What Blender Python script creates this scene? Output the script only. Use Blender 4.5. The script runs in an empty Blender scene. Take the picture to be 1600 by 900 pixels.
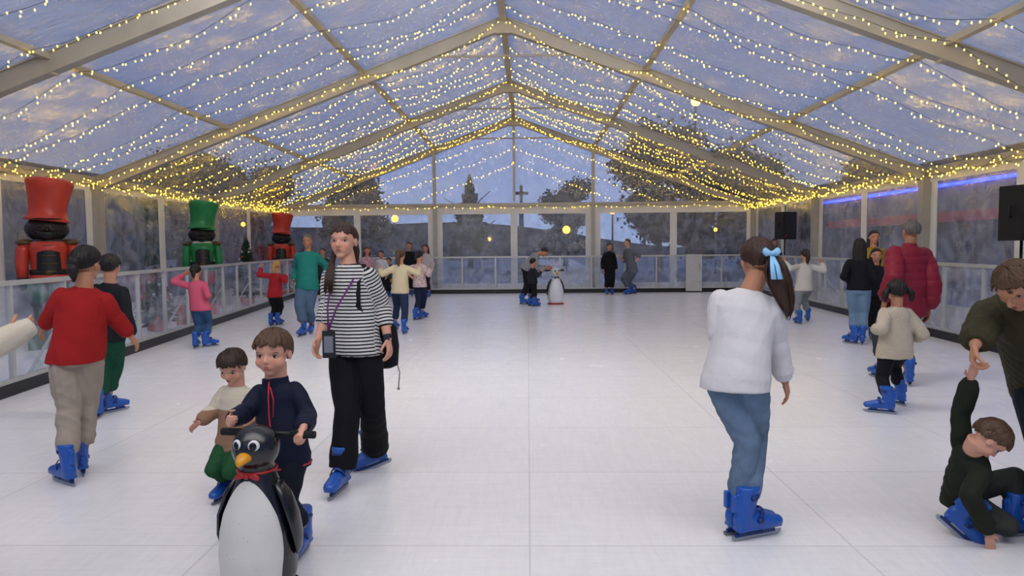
import bpy, math, random
import numpy as np
from math import sin, cos, pi, sqrt, radians, atan2, exp
from mathutils import Vector as V, Matrix
random.seed(5); rng=np.random.RandomState(4)
SC=bpy.context.scene; COL=SC.collection
try: SC.view_settings.view_transform='Standard'
except Exception: pass
X=V((1,0,0)); Y=V((0,1,0)); Z=V((0,0,1)); O=V((0,0,0))
F=1100.; CZ=1.5
R=Matrix.Rotation(radians(1.3),3,'Z')@Matrix.Rotation(pi/2-radians(3.38),3,'X')@Matrix.Rotation(radians(-.5),3,'Z')
def ray(u,v): return R@V(((u-800)/F,(450-v)/F,-1))
def fl(u,v,z=0):
    r=ray(u,v); return V((0,0,CZ))+r*((z-CZ)/r.z)
def at(u,v,y):
    r=ray(u,v); return V((0,0,CZ))+r*(y/r.y)
cam=bpy.data.cameras.new('camera'); co=bpy.data.objects.new('camera',cam); COL.objects.link(co)
cam.sensor_width=36; cam.lens=F/1600*36; cam.clip_end=500
co.matrix_world=Matrix.Translation((0,0,CZ))@R.to_4x4(); SC.camera=co
# ---------------------------------------------------------------- materials
def lin(h):
    h=h.lstrip('#'); o=[]
    for i in (0,2,4):
        c=int(h[i:i+2],16)/255; o.append(c/12.92 if c<=.04045 else ((c+.055)/1.055)**2.4)
    return tuple(o)+(1,)
MATS={}
def mat(name,c='#808080',rough=.6,metal=0,var=.12,vs=5,bump=0,bs=120,spec=.4,emit=0,c2=None,pattern=None,stretch=(1,1,1),split=0,p=1.0,attr=False,sss=0):
    if name in MATS: return MATS[name]
    m=bpy.data.materials.new(name); MATS[name]=m; m.use_nodes=True; nt=m.node_tree; N=nt.nodes; L=nt.links
    b=N['Principled BSDF']; tc=N.new('ShaderNodeTexCoord'); mp=N.new('ShaderNodeMapping'); mp.inputs['Scale'].default_value=stretch
    L.new(tc.outputs['Object'],mp.inputs['Vector'])
    nz=N.new('ShaderNodeTexNoise'); nz.inputs['Scale'].default_value=vs; nz.inputs['Detail'].default_value=4; L.new(mp.outputs[0],nz.inputs['Vector'])
    cl=lin(c); a=[max(0,x*(1-var*1.6)) for x in cl[:3]]+[1]; d=[min(1,x*(1+var*1.6)) for x in cl[:3]]+[1]
    mx=N.new('ShaderNodeMix'); mx.data_type='RGBA'; mx.inputs[6].default_value=a; mx.inputs[7].default_value=d
    L.new(nz.outputs[0],mx.inputs[0]); out=mx.outputs[2]
    if pattern:
        m2=N.new('ShaderNodeMix'); m2.data_type='RGBA'; L.new(out,m2.inputs[6]); m2.inputs[7].default_value=lin(c2)
        mt=N.new('ShaderNodeMath'); 
        if pattern=='stripes':
            at_=N.new('ShaderNodeAttribute'); at_.attribute_name='along'
            fr=N.new('ShaderNodeMath'); fr.operation='MULTIPLY'; fr.inputs[1].default_value=p; L.new(at_.outputs['Fac'],fr.inputs[0])
            f2=N.new('ShaderNodeMath'); f2.operation='FRACT'; L.new(fr.outputs[0],f2.inputs[0])
            mt.operation='LESS_THAN'; mt.inputs[1].default_value=.42; L.new(f2.outputs[0],mt.inputs[0])
        elif pattern=='split':
            sp=N.new('ShaderNodeSeparateXYZ'); L.new(tc.outputs['Object'],sp.inputs[0])
            mt.operation='LESS_THAN'; mt.inputs[1].default_value=split; L.new(sp.outputs[2],mt.inputs[0])
        elif pattern=='spots':
            vo=N.new('ShaderNodeTexVoronoi'); vo.inputs['Scale'].default_value=p; L.new(tc.outputs['Object'],vo.inputs['Vector'])
            mt.operation='LESS_THAN'; mt.inputs[1].default_value=split; L.new(vo.outputs['Distance'],mt.inputs[0])
        L.new(mt.outputs[0],m2.inputs[0]); out=m2.outputs[2]
    if attr:
        aa=N.new('ShaderNodeAttribute'); aa.attribute_name='Col'; m3=N.new('ShaderNodeMix'); m3.data_type='RGBA'; m3.blend_type='MULTIPLY'; m3.inputs[0].default_value=1
        L.new(out,m3.inputs[6]); L.new(aa.outputs['Color'],m3.inputs[7]); out=m3.outputs[2]
    L.new(out,b.inputs['Base Color'])
    b.inputs['Roughness'].default_value=rough; b.inputs['Metallic'].default_value=metal; b.inputs['Specular IOR Level'].default_value=spec
    if sss: b.inputs['Subsurface Weight'].default_value=sss; b.inputs['Subsurface Scale'].default_value=.012
    if bump:
        n2=N.new('ShaderNodeTexNoise'); n2.inputs['Scale'].default_value=bs; n2.inputs['Detail'].default_value=3; L.new(mp.outputs[0],n2.inputs['Vector'])
        bp=N.new('ShaderNodeBump'); bp.inputs['Strength'].default_value=bump; bp.inputs['Distance'].default_value=.01
        L.new(n2.outputs[0],bp.inputs['Height']); L.new(bp.outputs[0],b.inputs['Normal'])
    if emit:
        b.inputs['Emission Color'].default_value=lin(c); b.inputs['Emission Strength'].default_value=emit
    return m
def cloth(name,c,**k):
    k.setdefault('rough',.85); k.setdefault('bump',.25); k.setdefault('bs',160); k.setdefault('spec',.2)
    return mat(name,c,**k)
def film(name,fac=.16,rough=.08,haze=.05,tint=(.92,.94,.98,1),bumps=.5,sc=(1,1,1),hz=(.72,.77,.88,1),bd=.12,lo=.5,dist=.6):
    m=bpy.data.materials.new(name); m.use_nodes=True; nt=m.node_tree; N=nt.nodes; L=nt.links; N.clear()
    out=N.new('ShaderNodeOutputMaterial'); tr=N.new('ShaderNodeBsdfTransparent'); tr.inputs[0].default_value=tint
    gl=N.new('ShaderNodeBsdfGlossy'); gl.inputs['Roughness'].default_value=rough; gl.inputs[0].default_value=(.95,.95,.95,1)
    df=N.new('ShaderNodeBsdfDiffuse'); df.inputs[0].default_value=hz
    tc=N.new('ShaderNodeTexCoord'); mp=N.new('ShaderNodeMapping'); mp.inputs['Scale'].default_value=sc; L.new(tc.outputs['Object'],mp.inputs[0])
    n1=N.new('ShaderNodeTexNoise'); n1.inputs['Scale'].default_value=2.2; n1.inputs['Detail'].default_value=6; n1.inputs['Roughness'].default_value=.62; n1.inputs['Distortion'].default_value=dist
    L.new(mp.outputs[0],n1.inputs[0])
    bp=N.new('ShaderNodeBump'); bp.inputs['Strength'].default_value=bumps; bp.inputs['Distance'].default_value=bd; L.new(n1.outputs[0],bp.inputs['Height']); L.new(bp.outputs[0],gl.inputs['Normal'])
    lw=N.new('ShaderNodeLayerWeight'); lw.inputs[0].default_value=.35; L.new(bp.outputs[0],lw.inputs['Normal'])
    mr=N.new('ShaderNodeMapRange'); mr.inputs[3].default_value=fac*lo; mr.inputs[4].default_value=min(.9,fac*4); L.new(lw.outputs['Facing'],mr.inputs[0])
    m1=N.new('ShaderNodeMixShader'); L.new(mr.outputs[0],m1.inputs[0]); L.new(tr.outputs[0],m1.inputs[1]); L.new(gl.outputs[0],m1.inputs[2])
    n3=N.new('ShaderNodeTexNoise'); n3.inputs['Scale'].default_value=5; n3.inputs['Detail'].default_value=8; L.new(mp.outputs[0],n3.inputs[0])
    r3=N.new('ShaderNodeMapRange'); r3.inputs[1].default_value=.42; r3.inputs[2].default_value=.75; r3.inputs[3].default_value=haze*.3; r3.inputs[4].default_value=haze*2.5; L.new(n3.outputs[0],r3.inputs[0])
    m2=N.new('ShaderNodeMixShader'); L.new(r3.outputs[0],m2.inputs[0]); L.new(m1.outputs[0],m2.inputs[1]); L.new(df.outputs[0],m2.inputs[2])
    L.new(m2.outputs[0],out.inputs[0]); return m
# ---------------------------------------------------------------- mesh builder
class MB:
    def __init__(s): s.v=[]; s.f=[]; s.m=[]
    def loft(s,rings,n=16,cap=True,mi=0,ridge=None):
        b=len(s.v); K=len(rings)
        for k,(c,a,bb) in enumerate(rings):
            for i in range(n):
                t=2*pi*i/n; q=1+(ridge(t,k) if ridge else 0); s.v.append(c+a*(cos(t)*q)+bb*(sin(t)*q))
        for k in range(K-1):
            for i in range(n):
                j=(i+1)%n; s.f.append((b+k*n+i,b+k*n+j,b+(k+1)*n+j,b+(k+1)*n+i)); s.m.append(mi)
        if cap:
            s.f.append(tuple(b+i for i in range(n))[::-1]); s.f.append(tuple(b+(K-1)*n+i for i in range(n))); s.m+=[mi,mi]
        return s
    def tube(s,pts,rad,n=12,mi=0,ref=None,ridge=None):
        pts=[V(p) for p in pts]; K=len(pts)
        if not isinstance(rad,(list,tuple)): rad=[rad]*K
        t0=(pts[1]-pts[0]).normalized(); a=V(ref) if ref is not None else (X if abs(t0.x)<.8 else Y)
        rings=[]
        for k in range(K):
            t=(pts[min(k+1,K-1)]-pts[max(k-1,0)])
            t=t.normalized() if t.length>1e-9 else t0
            a=(a-t*a.dot(t)).normalized(); bb=t.cross(a); r=rad[k]
            ra,rb=r if isinstance(r,(tuple,list)) else (r,r)
            rings.append((pts[k],a*ra,bb*rb))
        return s.loft(rings,n,True,mi,ridge)
    def ell(s,c,r,ax=(X,Y,Z),n=16,m=10,mi=0):
        c=V(c); r=(r,r,r) if not isinstance(r,(tuple,list)) else r
        rings=[]
        for k in range(m+1):
            t=-pi/2+pi*k/m; q=max(cos(t),.02); rings.append((c+ax[2]*(r[2]*sin(t)),ax[0]*(r[0]*q),ax[1]*(r[1]*q)))
        return s.loft(rings,n,True,mi)
    def box(s,c,sz,M=None,mi=0):
        b=len(s.v); c=V(c)
        for dx in (-.5,.5):
            for dy in (-.5,.5):
                for dz in (-.5,.5):
                    p=V((dx*sz[0],dy*sz[1],dz*sz[2])); s.v.append(c+(M@p if M else p))
        for f in ((0,1,3,2),(4,6,7,5),(0,4,5,1),(2,3,7,6),(0,2,6,4),(1,5,7,3)): s.f.append(tuple(b+i for i in f)); s.m.append(mi)
        return s
    def bar(s,p0,p1,w,h,up=Z,mi=0):
        p0=V(p0);p1=V(p1); d=p1-p0; y=d.normalized(); x=y.cross(up).normalized(); z=x.cross(y)
        return s.box((p0+p1)/2,(w,d.length,h),Matrix((x,y,z)).transposed(),mi)
    def lathe(s,c,prof,n=24,mi=0,ax=(X,Y,Z)):
        return s.loft([(V(c)+ax[2]*z,ax[0]*max(r,.001),ax[1]*max(r,.001)) for r,z in prof],n,True,mi)
    def prism(s,pts,d,mi=0):
        b=len(s.v); n=len(pts); d=V(d)
        for p in pts: s.v.append(V(p))
        for p in pts: s.v.append(V(p)+d)
        s.f.append(tuple(b+i for i in range(n))); s.f.append(tuple(b+n+i for i in range(n))[::-1]); s.m+=[mi,mi]
        for i in range(n):
            j=(i+1)%n; s.f.append((b+i,b+n+i,b+n+j,b+j)); s.m.append(mi)
        return s
    def grid(s,fn,nu,nv,mi=0):
        b=len(s.v)
        for i in range(nu+1):
            for j in range(nv+1): s.v.append(V(fn(i/nu,j/nv)))
        for i in range(nu):
            for j in range(nv):
                q=b+i*(nv+1)+j; s.f.append((q,q+nv+1,q+nv+2,q+1)); s.m.append(mi)
        return s
    def mesh(s,name,mats,org=O,smooth=True):
        me=bpy.data.meshes.new(name); me.from_pydata([tuple(v-org) for v in s.v],[],s.f)
        for m in (mats if isinstance(mats,(list,tuple)) else [mats]): me.materials.append(m)
        me.polygons.foreach_set('material_index',s.m); 
        me.polygons.foreach_set('use_smooth',[smooth]*len(s.f)); me.update(); return me
    def build(s,name,mats,parent=None,org=O,smooth=True):
        return put(name,s.mesh(name,mats,org,smooth),parent)
def put(name,me,parent=None,loc=None):
    o=bpy.data.objects.new(name,me); COL.objects.link(o)
    if parent: o.parent=parent
    if loc is not None: o.location=loc
    return o
def tag(o,label=None,cat=None,group=None,kind=None):
    if label: o['label']=label
    if cat: o['category']=cat
    if group: o['group']=group
    if kind: o['kind']=kind
    return o
def thing(name,label,cat,loc=(0,0,0),group=None):
    o=put(name,None); o.location=loc; o.empty_display_size=.1; return tag(o,label,cat,group)
def struct(name,mb,m,smooth=False,label=None):
    return tag(mb.build(name,m,None,O,smooth),label,None,None,'structure')
def dup(o,parent=None):
    c=o.copy(); COL.objects.link(c); c.parent=parent
    for ch in list(o.children): dup(ch,c)
    return c
def remesh(mb,vox,sm=3):
    me=mb.mesh('tmp',[],O,True); o=bpy.data.objects.new('tmp',me); COL.objects.link(o)
    r=o.modifiers.new('r','REMESH'); r.mode='VOXEL'; r.voxel_size=vox; r.use_smooth_shade=True
    if sm: q=o.modifiers.new('s','SMOOTH'); q.factor=.5; q.iterations=sm
    dg=bpy.context.evaluated_depsgraph_get(); out=bpy.data.meshes.new_from_object(o.evaluated_get(dg))
    bpy.data.objects.remove(o); bpy.data.meshes.remove(me); out.materials.clear(); return out
def getv(me):
    a=np.empty(len(me.vertices)*3); me.vertices.foreach_get('co',a); return a.reshape(-1,3)
def getn(me):
    a=np.empty(len(me.vertices)*3); me.vertices.foreach_get('normal',a); return a.reshape(-1,3)
def setv(me,a): me.vertices.foreach_set('co',a.ravel()); me.update()
def folds(co_,amp,fs=1.0,seed=0):
    r=np.random.RandomState(seed); d=np.zeros(len(co_))
    for i in range(7):
        k=r.normal(size=3)*np.array([9,9,11])*fs*(1+.35*i); q=r.normal(size=3)*6*fs; q2=r.normal(size=3)*6*fs
        w=np.clip(.5+.8*np.sin(co_@q2+r.rand()*6),0,1)
        s=np.sin(co_@k+1.7*np.sin(co_@q+r.rand()*6)+r.rand()*6)
        d+=w*(1-np.sqrt(s*s+.04)*1.6)/(1+.4*i)*(-1 if i%2 else 1)
    return d*amp/2
# ---------------------------------------------------------------- skate prototype
BLUE=mat('blue_plastic','#124a9c',rough=.35,var=.15,vs=12,spec=.5,bump=.05,bs=40)
BLUED=mat('dark_blue_plastic','#0b2c66',rough=.45,var=.1)
STEEL=mat('steel','#9aa0a8',rough=.3,metal=1,var=.05)
BLACK=mat('black_liner','#101114',rough=.8,var=.1)
sb=MB()
sb.loft([(V((0,y,z)),X*w,Z*h) for y,z,w,h in ((-.098,.105,.014,.025),(-.088,.105,.03,.045),(-.06,.105,.038,.052),(-.01,.105,.039,.052),(.05,.1,.042,.05),(.10,.09,.047,.042),(.15,.083,.046,.033),(.185,.08,.034,.025),(.2,.078,.014,.014))],18)
sb.loft([(V((0,c,z)),X*w,Y*d) for z,c,w,d in ((.08,-.035,.038,.052),(.13,-.035,.041,.058),(.18,-.03,.044,.058),(.23,-.022,.05,.062),(.27,-.014,.054,.066),(.285,-.012,.05,.062))],18)
sb.box((0,.045,.062),(.07,.27,.018)); sb.box((0,-.1,.2),(.03,.02,.09))
bootme=remesh(sb,.006,3); bootme.name='ice_skate'; bootme.materials.append(BLUE)
hb=MB()
for y0,y1 in ((-.085,-.03),(.06,.14)): hb.prism([(-.014,y0,.056),(-.014,y1,.056),(-.014,y1-.01,.028),(-.014,y0+.012,.028)],(.028,0,0))
hb.box((0,.03,.03),(.016,.25,.016))
holdme=hb.mesh('blade_holder',BLUED,O,False)
bb=MB(); bb.prism([(-.002,-.115,.03),(-.002,-.115,.012),(-.002,-.1,.001),(-.002,.17,0),(-.002,.198,.012),(-.002,.2,.03)],(.004,0,0)); blademe=bb.mesh('blade',STEEL,O,False)
def arcstrap(cy,cz,w,h,tilt):
    m=MB(); pts=[]
    for i in range(13):
        t=pi*i/12; pts.append(V((w*cos(t),cy+sin(t)*h*cos(tilt),cz+sin(t)*h*sin(tilt))))
    m.tube(pts,[(.004,.012)]*13,8,ref=X); m.box((w+.002,cy,cz),(.012,.03,.022)); return m
s1=arcstrap(.03,.11,.046,.062,radians(60)).mesh('buckle',BLUED); s2=arcstrap(-.02,.235,.054,.064,radians(12)).mesh('buckle',BLUED)
def skate(parent,loc,yaw,pitch,sc,full=True):
    o=put('ice_skate',bootme,parent); o.location=loc; o.rotation_euler=(radians(pitch),0,radians(yaw)); o.scale=(sc,sc,sc)
    for n,m in (('blade_holder',holdme),('blade',blademe))+((('buckle',s1),('buckle',s2)) if full else ()): put(n,m,o)
# ---------------------------------------------------------------- people
def skinm(n,c): return mat(n,c,rough=.5,var=.07,vs=14,spec=.3,attr=True,bump=.05,bs=260,sss=.12)
SK=skinm('skin_light','#b07c60'); SKP=skinm('skin_pale','#c4917a'); SKT=skinm('skin_tan','#96674c')
EYEW=mat('eye_white','#c0bbb5',rough=.25,var=.02); IRIS=mat('iris_brown','#241408',rough=.2,var=.1); PUP=mat('pupil','#050404',rough=.15,var=0)
LASH=mat('lashes','#15100d',rough=.7,var=0); LIP=mat('lips','#96504a',rough=.45,var=.05)
def hairm(n,c): return mat(n,c,rough=.5,var=.35,vs=9,stretch=(6,6,.8),bump=.8,bs=14,spec=.3)
HBLK=hairm('hair_black','#181311'); HDK=hairm('hair_dark_brown','#2e1f16'); HRD=hairm('hair_reddish_brown','#342118'); HBR=hairm('hair_brown','#4c3625'); HBL=hairm('hair_blonde','#a07c4b'); HGR=hairm('hair_grey','#55504b')
def ik(a,b,l1,l2,pole):
    d=b-a; L=max(d.length,1e-4)
    if L>(l1+l2)*.999: return a+d*(l1/(l1+l2))
    x=(l1*l1-l2*l2+L*L)/(2*L); h=sqrt(max(l1*l1-x*x,0)); n=d/L; p=pole-n*pole.dot(n)
    return a+n*x+p.normalized()*h
def bone(mb,a,b,rs,n=14):
    K=len(rs); mb.tube([a.lerp(b,i/(K-1)) for i in range(K)],list(rs),n); mb.ell(a,rs[0],n=n); mb.ell(b,rs[-1],n=n)
def hand(mb,w,d,nrm,hs,s,curl,fr):
    d=d.normalized(); nrm=(nrm-d*nrm.dot(d)).normalized(); sd=d.cross(nrm)*s
    pl=.48*hs
    mb.loft([(w+d*(pl*t),sd*(hs*a),d.cross(sd)*(hs*b)) for t,a,b in ((-.3,.13,.1),(0,.135,.10),(.3,.18,.10),(.65,.215,.095),(1.0,.2,.075))],14)
    for i,(off,ln) in enumerate(((.155,.42),(.052,.47),(-.052,.44),(-.15,.34))):
        p=w+d*(pl*.93)+sd*(off*hs); dd=(d+sd*(off*.5)).normalized(); pts=[p-dd*.1*hs,p]; a=0
        for q,(fl_,an) in enumerate(((.42,38),(.32,50),(.26,36))):
            a+=radians(an)*curl*(1+.08*i); v=dd*cos(a)+nrm*sin(a); p=p+v*(ln*hs*fl_); pts.append(p)
        mb.tube(pts,[fr*1.05,fr*1.08,fr,fr*.92,fr*.78],8); mb.ell(p,fr*.78,n=8,m=6)
    p=w+d*(pl*.22)+sd*(.13*hs); v=(d*.65+sd*.75+nrm*.25).normalized(); q=p+v*.27*hs; v2=(d*.85+sd*.3+nrm*(.2+.7*curl)).normalized(); r=q+v2*.22*hs
    mb.tube([p-v*.08*hs,p,q,r],[fr*1.3,fr*1.35,fr*1.15,fr*.85],8); mb.ell(r,fr*.85,n=8,m=6)
def hairdo(c,ax,hh,h,parent,org):
    r,f,u=ax; st=h['t']; ef=h.get('f',32); eb=h.get('b',-42); th=h.get('th',1.0); m=MB()
    def P(x,y,z): return c+r*(x*hh)+f*(y*hh)+u*(z*hh)
    na,ne=72,20; b=len(m.v); rr=random.Random(int(hh*1e5)+len(parent.name)+int(abs(c.x)*99)); ph=rr.random()*9
    for j in range(ne+2):
        for i in range(na):
            az=-pi+2*pi*i/na; a=abs(math.degrees(az))
            hl=float(np.interp(a,[0,30,55,75,100,130,180],[ef,ef-4,ef*.6,2,-16,-36,eb]))+ (4*sin(az*9+ph)+3*sin(az*23+ph*2) if ef<24 else 1.5*sin(az*11+ph))
            t=min(j,ne)/ne; el=radians(90+(hl-90)*t); k=(1+.022*sin(az*17+ph+el*2)+.02*sin(az*31+el*5)+.03*sin(az*5+el*3+ph))
            k*=1+(th-1)*sin(min(t,1)*pi*.5)
            if j==ne: k*=.985
            if j==ne+1: k*=.88
            m.v.append(P(.368*k*cos(el)*sin(az),-.035+.45*k*cos(el)*cos(az),.115+.412*k*sin(el)))
    for j in range(ne+1):
        for i in range(na):
            q=(i+1)%na; m.f.append((b+j*na+i,b+(j+1)*na+i,b+(j+1)*na+q,b+j*na+q)); m.m.append(0)
    rg=lambda t,k: .10*sin(7*t+k*.4)+.07*sin(13*t-k*.3)
    if st=='pony':
        L=h.get('L',1.3); sx=h.get('sx',0); z0=h.get('z',.22)
        m.tube([P(0,-.38,z0),P(sx*.15,-.55,z0+.03),P(sx*.5,-.66,z0-.12),P(sx*.8,-.68,z0-.35*L),P(sx,-.64,z0-.75*L),P(sx*1.05,-.58,z0-L),P(sx*1.05,-.56,z0-1.1*L)],[x*hh for x in (.10,.10,.16,.19,.16,.09,.02)],20,ridge=rg)
        m.ell(P(0,-.47,z0+.01),(.11*hh,.07*hh,.11*hh),(r,f,u),14,8)
    if st=='loose':
        L=h.get('L',1.6); sx=h.get('sx',0); z0=h.get('z',.1)
        def cen(t): return P(sx*t**.8+.035*sin(t*9),-.52+.06*t-.12*sin(t*pi),z0-L*t**1.1)
        cp=[P(0,-.38,z0)]+[cen(i/14) for i in range(1,15)]; cr_=[.09,.11,.14,.18,.21,.23,.24,.24,.23,.21,.19,.16,.12,.08,.02]
        m.tube(cp,[(hh*x,hh*x*.7) for x in cr_],40,ref=r,ridge=lambda t,k:.05*sin(8*t+k*.5)+.045*sin(15*t-k*.35)+.03*sin(23*t+k*.2))
        for q in range(60):
            a=rr.uniform(0,2*pi); ll=rr.uniform(.7,1.1); wv=rr.uniform(.01,.03); ph2=rr.uniform(0,2.5); pts=[]
            for i in range(13):
                t=i/12*ll; rad_=float(np.interp(t*14,range(15),cr_))*1.02+.02*t; pts.append(cen(min(t,1.05))+r*(hh*(cos(a)*rad_+wv*sin(ph2+t*12)))+f*(hh*(sin(a)*rad_*.7+wv*cos(ph2+t*10))))
            m.tube(pts,[hh*x for x in (.01,.016,.018,.018,.018,.017,.016,.015,.014,.012,.01,.007,.003)],5)
    if st=='bun': m.ell(P(0,-.49,h.get('z',.28)),(.2*hh,.17*hh,.19*hh),(r,f,u),18,10); m.tube([P(0,-.5,h.get('z',.28)),P(.03,-.6,h.get('z',.28)-.25),P(.02,-.54,h.get('z',.28)-.55)],[.14*hh,.15*hh,.03*hh],14,ridge=rg)
    if st=='long':
        L=h.get('L',1.2); m.loft([(P(0,y,z),r*(a*hh),f*(b_*hh)) for z,y,a,b_ in ((.3,-.22,.3,.2),(.05,-.22,.39,.26),(-.2,-.25,.41,.22),(-.45,-.28,.42,.18),(-.75*L,-.3,.4,.14),(-L,-.28,.33,.09),(-1.08*L,-.27,.2,.04))],28,ridge=lambda t,k:.05*sin(9*t+k*.3)+.04*sin(17*t))
    if st=='pig':
        for s in (-1,1):
            m.tube([P(s*.3,-.15,.1),P(s*.42,-.2,.12),P(s*.52,-.2,-.05),P(s*.55,-.18,-.3),P(s*.52,-.16,-.45)],[x*hh for x in (.06,.09,.14,.12,.03)],16,ridge=rg)
    if st=='shag':
        for s in range(230):
            az=rr.uniform(-pi,pi); el=rr.uniform(.1,1.3); d=V((sin(az)*cos(el),cos(az)*cos(el),sin(el))); fr_=d.y>.6
            if fr_ and d.z<.42: continue
            p=P(.35*d.x,-.035+.435*d.y,.115+.4*d.z); tn=V((rr.uniform(-.5,.5),rr.uniform(-.3,.3),-1)); q=P(.385*d.x+.06*tn.x,-.035+.475*d.y+.05*tn.y,.115+.425*d.z-(.13 if not fr_ else .11)); m.tube([p,p.lerp(q,.5)+(r*d.x+f*d.y+u*d.z)*.02*hh,q],[.026*hh,.02*hh,.004*hh],5)
    o=m.build('hair',h['m'],parent,org); return P
def person(label,feet,H,yaw,top,bot,hair,skin=SK,toes=None,pit=(0,0),neck=None,pel=None,head=None,hy=None,hp=0,wl=None,wr=None,el=None,er=None,kl=None,kr=None,curl=.35,male=False,dl=None,dr=None,face=True,seed=1,hhk=1.0,nose=1.0,boots=True,hn=None):
    ff=[fl(f[0],f[1]) for f in feet]; base=(ff[0]+ff[1])/2; base.z=0; Y0=base.y; lift=[f[2] if len(f)>2 else 0 for f in feet]
    vox=min(max(Y0*.00105,.0042),.013); hh=(.145+.052*H)*hhk; sk=min(max(.45+.33*H,.74),1.02); kid=H<1.3
    T=thing('person',label,'person',base); org=base
    px=lambda p,dflt: at(p[0],p[1],Y0+(p[2] if len(p)>2 else 0)) if p is not None else dflt
    ps=radians(yaw); f=V((-sin(ps),cos(ps),0)); r=V((cos(ps),sin(ps),0))
    nz=H-hh*.98-.035*H; neckp=px(neck,base+Z*nz); pelp=px(pel,base+Z*(nz*.625))
    t=(neckp-pelp).normalized(); rs=(r-t*r.dot(t)).normalized(); fs=t.cross(rs); L=(neckp-pelp).length
    hyr=radians(yaw if hy is None else hy); hf=V((-sin(hyr),cos(hyr),0)); hr_=V((cos(hyr),sin(hyr),0)); hpr=radians(hp)
    hu=Z*cos(hpr)+hf*sin(hpr); hf=hf*cos(hpr)-Z*sin(hpr)
    hc=px(head,neckp+t*(.02*H)+hu*(.5*hh)+hf*(.06*hh)+Z*.01*H); ax=(hr_,hf,hu)
    P=lambda x,y,z: hc+hr_*(x*hh)+hf*(y*hh)+hu*(z*hh)
    sw=.108 if male else .096; hw=.086 if male else .09; kj=.84
    W=[(-.14,.055,.055),(0,hw,.068),(.2,hw*.95,.062),(.42,.074,.055),(.65,.085,.061),(.8,sw*.93,.058),(.9,sw*.82,.048),(.96,sw*.5,.04),(1.0,.034,.036)]
    shl=neckp-t*(.046*H)-rs*(sw*kj*H); shr=neckp-t*(.046*H)+rs*(sw*kj*H)
    hl=pelp-r*(.045*H)-Z*.01*H; hr2=pelp+r*(.045*H)-Z*.01*H
    toes=toes or (yaw,yaw); ank=[]
    for i in (0,1):
        a=radians(toes[i]); tf=V((-sin(a),cos(a),0)); pp=radians(pit[i]); up=Z*cos(pp)-tf*sin(pp); ank.append(ff[i]+Z*lift[i]+up*(.15*sk)-tf*.03*sk)
    lu=[]; 
    for h0,a0,kk in ((hl,ank[0],kl),(hr2,ank[1],kr)):
        Ll=max((h0-a0).length*.508,.236*H-.03); lu.append(px(kk,ik(h0,a0,Ll,Ll,f+V((0,0,.1)))))
    def wr_(w,s,sh):
        q=px(w,sh-Z*(.29*H)+r*(s*.045*H)+f*.035*H); d=q-sh; mx=.335*H
        return sh+d.normalized()*mx if d.length>mx else q
    wL=wr_(wl,-1,shl); wR=wr_(wr,1,shr)
    eL=px(el,ik(shl,wL,.172*H,.157*H,-f*.8-Z*.5-r*.35)); eR=px(er,ik(shr,wR,.172*H,.157*H,-f*.8-Z*.5+r*.35))
    g=1.06 if kid else 1.0
    m=MB()
    m.loft([(pelp+t*(L*s),rs.lerp(r,1-min(max(s,0),1)).normalized()*(w*H),fs*(d*H)) for s,w,d in W],22)
    m.ell(shl,.028*H*g); m.ell(shr,.028*H*g)
    for s,e,w in ((shl,eL,wL),(shr,eR,wR)):
        bone(m,s,e,[.027*H*g,.027*H*g,.024*H*g,.021*H*g]); bone(m,e,w,[.021*H*g,.023*H*g,.019*H*g,.015*H*g])
    for h0,k,a in ((hl,lu[0],ank[0]),(hr2,lu[1],ank[1])):
        bone(m,h0,k,[.05*H,.049*H,.042*H,.034*H]); bone(m,k,a,[.034*H,.037*H,.031*H,.023*H]); m.ell(a-Z*.03*sk+f*.02,(.03*sk,.05*sk,.025*sk),(r,f,Z))
    hs=.102*H*(1.05 if kid else 1); fr=max(.052*hs,vox*.95)
    for w,e,s,dv in ((wL,eL,-1,dl),(wR,eR,1,dr)):
        d=V(dv) if dv else (w-e).normalized(); inw=-r*s
        if hn and s in hn: inw=V(hn[s])
        elif abs(d.dot(inw))>.8: inw=-Z
        hand(m,w,d,inw,hs,s,curl,fr)
    m.tube([neckp-t*.03*H,neckp.lerp(P(0,-.1,-.3),.5),P(0,-.08,-.22)],[.25*hh,.225*hh,.23*hh],16)
    m.ell(P(0,-.035,.135),(.335*hh,.42*hh,.365*hh),ax,24,16); m.ell(P(0,.08,-.12),(.27*hh,.29*hh,(.31 if kid else .33)*hh),ax,22,14)
    if kid:
        m.ell(P(0,.24,-.36),(.09*hh,.08*hh,.065*hh),ax)
        for s in (-1,1): m.ell(P(s*.15,.17,-.15),(.155*hh,.155*hh,.14*hh),ax)
    else:
        m.ell(P(0,.235,-.375),(.12*hh,.1*hh,.085*hh),ax)
        for s in (-1,1): m.ell(P(s*.15,.19,-.12),(.12*hh,.13*hh,.13*hh),ax)
    for s in (-1,1): m.ell(P(s*.345,-.03,-.01),(.035*hh,.085*hh,.13*hh),ax)
    nk=nose*(.55 if kid else .9); nr=.8 if kid else 1
    m.tube([P(0,.33,.07),P(0,.355+.02*nk,-.02),P(0,.36+.075*nk,-.1)],[.03*hh*nr,.036*hh*nr,.05*hh*nr],10); m.ell(P(0,.36+.07*nk,-.105),.05*hh*nr); 
    for s in (-1,1): m.ell(P(s*.045*nr,.36+.03*nk,-.12),.036*hh*nr)
    m.ell(P(0,.345,-.235),((.08 if kid else .1)*hh,.04*hh,.05*hh),ax)
    me=remesh(m,vox,2); a=getv(me); q=(a-np.array(hc))@np.array([hr_,hf,hu]).T/hh
    disp=np.zeros(len(a)); fm=(q[:,1]>.12)&(np.abs(q[:,2])<.5)&(np.abs(q[:,0])<.4)
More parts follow.
